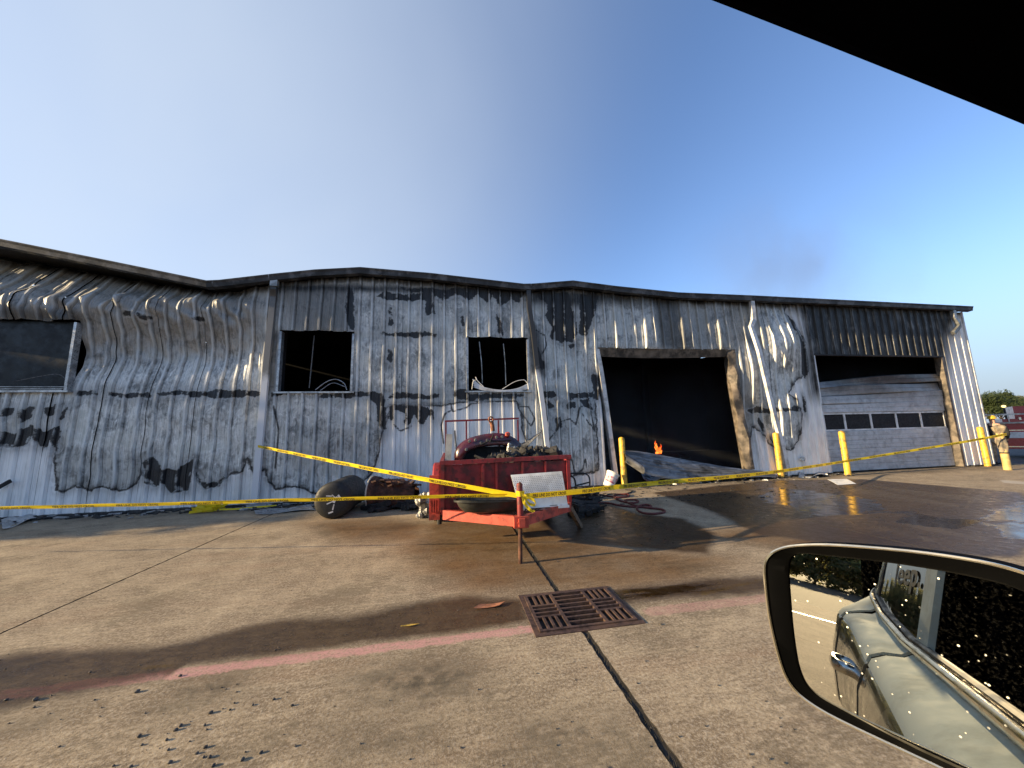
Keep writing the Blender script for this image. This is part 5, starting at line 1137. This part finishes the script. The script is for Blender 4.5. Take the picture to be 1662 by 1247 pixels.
def ringn(L_, n=84): return np.array([[np.interp(k*len(L_)/n, range(len(L_)+1), [p[c] for p in L_]+[L_[0][c]]) for c in range(3)] for k in range(n)])
def smooth_ring(R, it=2):
    for _ in range(it): R = .25*np.roll(R, 1, 0)+.5*R+.25*np.roll(R, -1, 0)
    return R
Ro, Ri = smooth_ring(ringn(outer), 3), smooth_ring(ringn(inner), 2)
mc = lambda R, f, off: oc+(R-oc)*f+MN*off
rings = [mc(Ri, 1, -.0)*0+Ri-MN*.003, Ri+(Ro-Ri)*.12+MN*.002, Ri+(Ro-Ri)*.86, Ri+(Ro-Ri)*.93+MN*.003, Ro+MN*.0, oc+(Ro-oc)*1.012-MN*.006, oc+(Ro-oc)*1.03-MN*.03, oc+(Ro-oc)*.97-MN*.07, oc+(Ro-oc)*.75-MN*.10, oc+(Ro-oc)*.35-MN*.115, oc+(Ro-oc)*.02-MN*.118]
sm.grid([list(r) for r in rings], True); smo = sm.build('side_mirror', M['housing'], car, smooth=True, angle=40)
Rg = smooth_ring(ringn(G_), 2); mb = MB(); mb.add([tuple(p) for p in Rg]+[tuple(Rg.mean(0))], [(k, (k+1) % 84, 84) for k in range(84)]); mb.build('mirror_glass', M['mirror'], smo)
MB().tube([tuple(p) for p in list(oc+(Ro-oc)*1.001+MN*.001)]+[tuple((oc+(Ro-oc)*1.001+MN*.001)[0])], .0022, 6).build('rim', M['belt'], smo, smooth=True)  # bright bead added to imitate the sunlit edge of the housing
a_ = oc-MN*.10; b_ = car_pt(.98, .15, .97); MB().tube([a_, (a_+b_)/2+np.array((0, 0, -.01)), b_], [.05, .045, .05], 12, squash=(.6, 1.2)).build('mirror_arm', M['housing'], smo, smooth=True)
# body side
def belt_z(x): return float(np.interp(x, [-3.2, -2.6, -1.9, -1.2, -.1, .9], [1.34, 1.20, 1.05, .995, .985, .97]))
xs = np.linspace(-3.0, 1.5, 60); rows_up = []; rows_dn = []
for x in xs:
    tp = sstep(-2.2, -3.0, x)*.16; fl = .035*math.exp(-((x+2.25)/.42)**2); bz = belt_z(x); cz = np.interp(x, [-3, -1.9, -1.2, 0, 1.5], [1.02, .96, .89, .84, .82])
    rows_up.append([car_pt(x, y-tp, z) for y, z in ((.312+fl, cz+.006), (.300+fl*.8, cz+.035), (.255, (cz+bz)/2+.01), (.20, bz-.03), (.165, bz))])
    rows_dn.append([car_pt(x, y-tp, z) for y, z in ((.10, .30), (.24, .34), (.335+fl, .50), (.350+fl, .66), (.345+fl, .78), (.318+fl, cz-.012), (.305+fl, cz))])
def cutrows(rows, a, b): return [r for r, x in zip(rows, xs) if a <= x <= b]
for a, b, nm in ((-3.01, -2.06, 'rear_quarter'), (-2.04, -1.08, 'rear_door'), (-1.065, .62, 'front_door'), (.64, 1.51, 'front_wing')):
    d_ = MB().sheet(cutrows(rows_dn, a, b), -.01).build(nm, M['bronze'], car, smooth=True, angle=50)
    MB().sheet(cutrows(rows_up, a, b), -.01).build('shoulder', M['mint'], d_, smooth=True, angle=50)
    if nm == 'rear_door':
        hx = -1.42
        m = MB(); m.tube(bez([car_pt(hx+.11, .33, .795), car_pt(hx+.10, .395, .80), car_pt(hx, .41, .80), car_pt(hx-.10, .395, .80), car_pt(hx-.11, .33, .795)], 5), .018, 8, squash=(1.5, .8)); m.build('handle', M['chrome'], d_, smooth=True)
MB().tube([car_pt(x, .172-sstep(-2.2, -3.0, x)*.16, belt_z(x)+.010) for x in np.linspace(-2.75, .85, 50)], .020, 10, squash=(1.0, .8)).build('belt_moulding', M['belt'], car, smooth=True)
MB().tube([car_pt(x, .150-sstep(-2.2, -3.0, x)*.16, belt_z(x)+.034) for x in np.linspace(-2.75, .85, 50)], .013, 8).build('window_seal', M['car_black'], car, smooth=True)
def pane(x0, x1, y, z1, name, mat, th=.004):
    P_ = [[car_pt(x, y-sstep(-2.2, -3.0, x)*.16-(v*.10), (belt_z(x)+.02)*(1-v)+z1*v) for x in np.linspace(x0, x1, 10)] for v in (0, .5, 1)]; return MB().sheet(P_, th).build(name, mat, car)
rw_ = pane(-2.17, -1.10, .15, 1.62, 'rear_window', M['car_glass'])
pane(-2.70, -2.36, .15, 1.58, 'quarter_window', M['car_glass'])
for a, b, mt in ((-1.09, -.90, 'mint'), (-2.215, -2.175, 'car_black'), (-2.35, -2.28, 'car_black'), (-2.84, -2.71, 'car_black')): pane(a, b, .156, 1.60, 'window_pillar', M[mt], .02)
pane(-2.275, -2.22, .162, 1.60, 'window_pillar', M['belt'], .02)
MB().box(car_pt(-1.0, -.55, 1.2), (4.2, .05, 1.5), HA).build('cabin_dark_backing', M['liner'], car)  # black panels added so the cabin behind the windows stays dark
MB().box(car_pt(-3.1, -.2, 1.1), (.05, .7, 1.1), HA).build('cabin_dark_backing', M['liner'], car)
MB().box(car_pt(-.62, -.18, 1.15), (.18, .45, .85), HA, 0, .2).build('seat_back', M['liner'], car)
# print on the rear window, readable in the mirror
fc = bpy.data.curves.new('print', 'FONT'); fc.body = 'Jeep.'; fc.size = 1; fc.offset = .02; to = bpy.data.objects.new('print', fc); C.objects.link(to); bpy.context.view_layer.update()
tm = bpy.data.meshes.new_from_object(to.evaluated_get(bpy.context.evaluated_depsgraph_get())); V_ = np.array([v.co[:2] for v in tm.vertices]); F_ = [tuple(p.vertices) for p in tm.polygons]; bpy.data.objects.remove(to)
V_[:, 0] -= V_[:, 0].min(); V_ /= V_[:, 0].max()
def reflect_to_side(px, py, y):
    m_ = on_mirror(px, py); d = nrmz(m_-EYEP); d = d-2*np.dot(d, MN)*MN; q = m_-KO; t = (y-q@KL)/(d@KL); h = m_+t*d; return h@KF, h[2]
ja, jb = reflect_to_side(1424, 931, .125), reflect_to_side(1477, 947, .125); XA, XB = -1.86, -1.16
mb = MB(); mb.add([car_pt(XA+(XB-XA)*u, .15-.10*((jz-belt_z(-1.5))/(1.62-belt_z(-1.5)))+.005, jz) for u, jz in [(u, 1.255+v*.16*2.0) for u, v in V_]], F_); mb.build('lettering', M['letter_grey'], rw_)
# door frame and roof over the window
def on_side(px, py, y): d = ray(px, py); t = y/(d@KL); return EYEP+d*t
e1, e2 = on_side(1198, 0, .20), on_side(1662, 180, .20); ed = e2-e1; ea, eb = e1-ed*2.2, e2+ed*.45
P_ = [ea+(eb-ea)*t+np.array((0, 0, -.012*(2*t-1)**2+.012*(2*.66-1)**2*0)) for t in np.linspace(0, 1, 14)]
m = MB(); rows = []
for off in ((0, 0), (.012, .012), (.014, .05), (-.02, .12), (-.12, .14), (-.13, .05), (-.03, .012)): rows.append([p+KL*off[0]+np.array((0, 0, off[1])) for p in P_])
m.grid(list(map(list, zip(*rows))), True); m.build('door_frame', M['liner'], car, smooth=True, angle=40)
m = MB(); m.sheet([[p+KL*(-.02)+np.array((0, 0, .10)) for p in P_], [p+KL*(-.8)+np.array((0, 0, .20)) for p in P_], [p+KL*(-1.6)+np.array((0, 0, .10)) for p in P_]], .02); m.build('roof', M['liner'], car)

# ------------------------------------------------------------------ thin smoke: over the right end of the roof, and inside the burnt bay
def smoke(name, lo, hi, dens, col, sc_, thr, dirn, an=0.0):
    n = NT(name); t = n.t; t.nodes.remove(n.b); v = t.nodes.new('ShaderNodeVolumePrincipled'); v.inputs['Color'].default_value = (*col, 1); v.inputs['Anisotropy'].default_value = an
    tcn = t.nodes.new('ShaderNodeTexCoord'); sp = t.nodes.new('ShaderNodeSeparateXYZ'); t.links.new(tcn.outputs['Generated'], sp.inputs[0])
    f = None
    for i in range(3):
        e = n.math('MULTIPLY', n.rng(sp.outputs[i], 0, .28), n.rng(sp.outputs[i], 1, .62)) if dirn else 1.0
        f = e if f is None else n.math('MULTIPLY', f, e)
    nz_ = n.rng(n.noise(sc_, 4, .6, (1, 1, .7), dist=.8), thr, thr+.28)
    t.links.new(n.math('MULTIPLY', n.math('MULTIPLY', nz_, f), dens), v.inputs['Density']); t.links.new(v.outputs[0], t.nodes['Material Output'].inputs['Volume'])
    return MB().span(lo[0], hi[0], lo[1], hi[1], lo[2], hi[2]).build('smoke', n.m, kind='stuff')
smoke('roof_smoke', (9.2, 8.9, 5.2), (21.0, 14.5, 11.0), .085, (.25, .25, .26), .30, .36, True)
smoke('bay_smoke', (4.3, D+.5, .02), (16.6, D+9, 4.6), .06, (.45, .46, .48), .5, .30, False)
